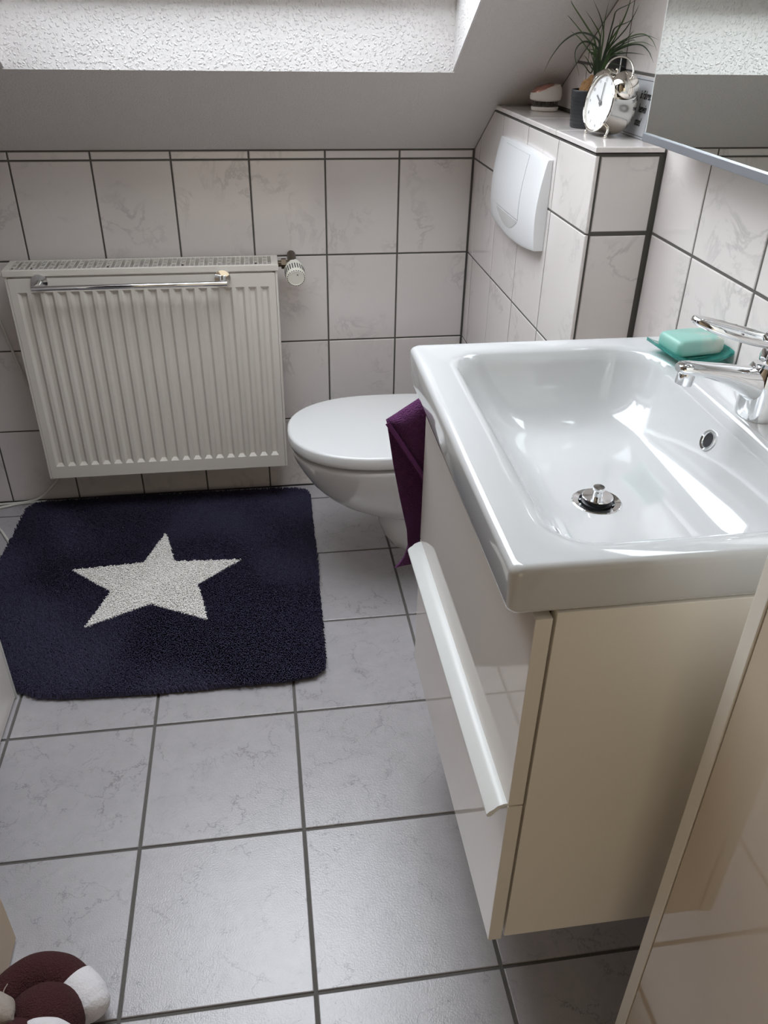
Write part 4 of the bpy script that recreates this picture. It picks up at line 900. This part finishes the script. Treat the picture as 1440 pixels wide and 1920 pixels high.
# ------------------------------------------------------------------ plush toy by the door
pt = root('plush_toy', 'maroon knitted plush toy with white paws lying by the door', 'plush toy', (-1.0, -1.60, 0.0))
def blob(name, pts_, rad, mat, parent=pt, n=36, **k): 
    P = smooth_path(pts_, 9); m_ = len(rad)-1; Rr = []
    for i in range(len(P)):
        t = i/(len(P)-1)*m_; a = min(int(t), m_-1); Rr.append(rad[a]+(rad[a+1]-rad[a])*(t-a))
    return obj(name, tube(P, Rr, n), mat, parent, ang=80, **k)
leg1 = blob('leg', [(-1.062, -1.640, 0.040), (-1.048, -1.590, 0.043), (-1.012, -1.562, 0.045), (-0.973, -1.566, 0.044), (-0.943, -1.590, 0.042)], [0.031, 0.034, 0.036, 0.0355, 0.033], M['knit'])
blob('paw', [(-0.951, -1.581, 0.0415), (-0.938, -1.594, 0.0395), (-0.926, -1.607, 0.037), (-0.917, -1.617, 0.035), (-0.912, -1.625, 0.033), (-0.910, -1.629, 0.032)], [0.0362, 0.0368, 0.0355, 0.0305, 0.019, 0.004], M['fleece'], leg1, label='white fleece paw')
bm = bmesh.new(); add_sphere(bm, (-0.980, -1.636, 0.054), 0.054, (1.08, 1.0, 1.0), 36, 24); add_sphere(bm, (-1.01, -1.73, 0.07), 0.072, (1.05, 1.3, 0.95), 36, 24)
obj('body', bm, M['knit'], pt, ang=80)
leg2 = blob('leg', [(-0.99, -1.72, 0.055), (-0.945, -1.71, 0.046), (-0.915, -1.705, 0.04)], [0.034, 0.033, 0.03], M['knit'])
blob('paw', [(-0.998, -1.664, 0.098), (-0.985, -1.668, 0.099), (-0.958, -1.676, 0.094), (-0.936, -1.688, 0.080), (-0.926, -1.70, 0.066), (-0.923, -1.705, 0.06)], [0.004, 0.016, 0.024, 0.026, 0.018, 0.004], M['fleece'], leg2, label='white fleece paw')
blob('ear', [(-1.055, -1.610, 0.075), (-1.045, -1.625, 0.098), (-1.028, -1.642, 0.110), (-1.016, -1.652, 0.112), (-1.008, -1.657, 0.110)], [0.012, 0.020, 0.022, 0.014, 0.003], M['felt'], label='grey beige felt ear')
obj('thread', tube(smooth_path([(-1.040, -1.628, 0.083), (-1.036, -1.614, 0.0905), (-1.040, -1.597, 0.0845), (-1.037, -1.586, 0.0835)], 4), 0.0008, 6), M['felt'], pt)

# ------------------------------------------------------------------ cables
c1 = obj('cable', tube(smooth_path([(-1.325, -0.008, 0.66), (-1.300, -0.008, 0.50), (-1.262, -0.010, 0.30), (-1.236, -0.012, 0.15), (-1.245, -0.014, 0.095), (-1.285, -0.014, 0.045), (-1.340, -0.016, 0.010), (-1.45, -0.022, 0.006), (-1.60, -0.03, 0.006)], 6), 0.0038, 8), M['cable'], None, loc=(-1.4, -0.02, 0.0))
tag(c1, 'thin white cable running down behind the radiator to the floor', 'cable')
c2 = obj('cable', tube(smooth_path([(-1.60, -0.08, 0.0045), (-1.45, -0.043, 0.0045), (-1.38, -0.021, 0.0045), (-1.33, -0.017, 0.0045), (-1.30, -0.016, 0.0045)], 6), 0.0038, 8), M['cable'], None, loc=(-1.45, -0.04, 0.0))
tag(c2, 'thin white cable lying on the floor along the back wall', 'cable')
c3 = obj('cable', tube(smooth_path([(-1.52, -0.05, 0.0045), (-1.44, -0.12, 0.0045), (-1.40, -0.172, 0.0045), (-1.366, -0.232, 0.0045)], 6), 0.0036, 8), M['cable'], None, loc=(-1.45, -0.14, 0.0))
tag(c3, 'thin white cable crossing the floor tile to the mat edge', 'cable')
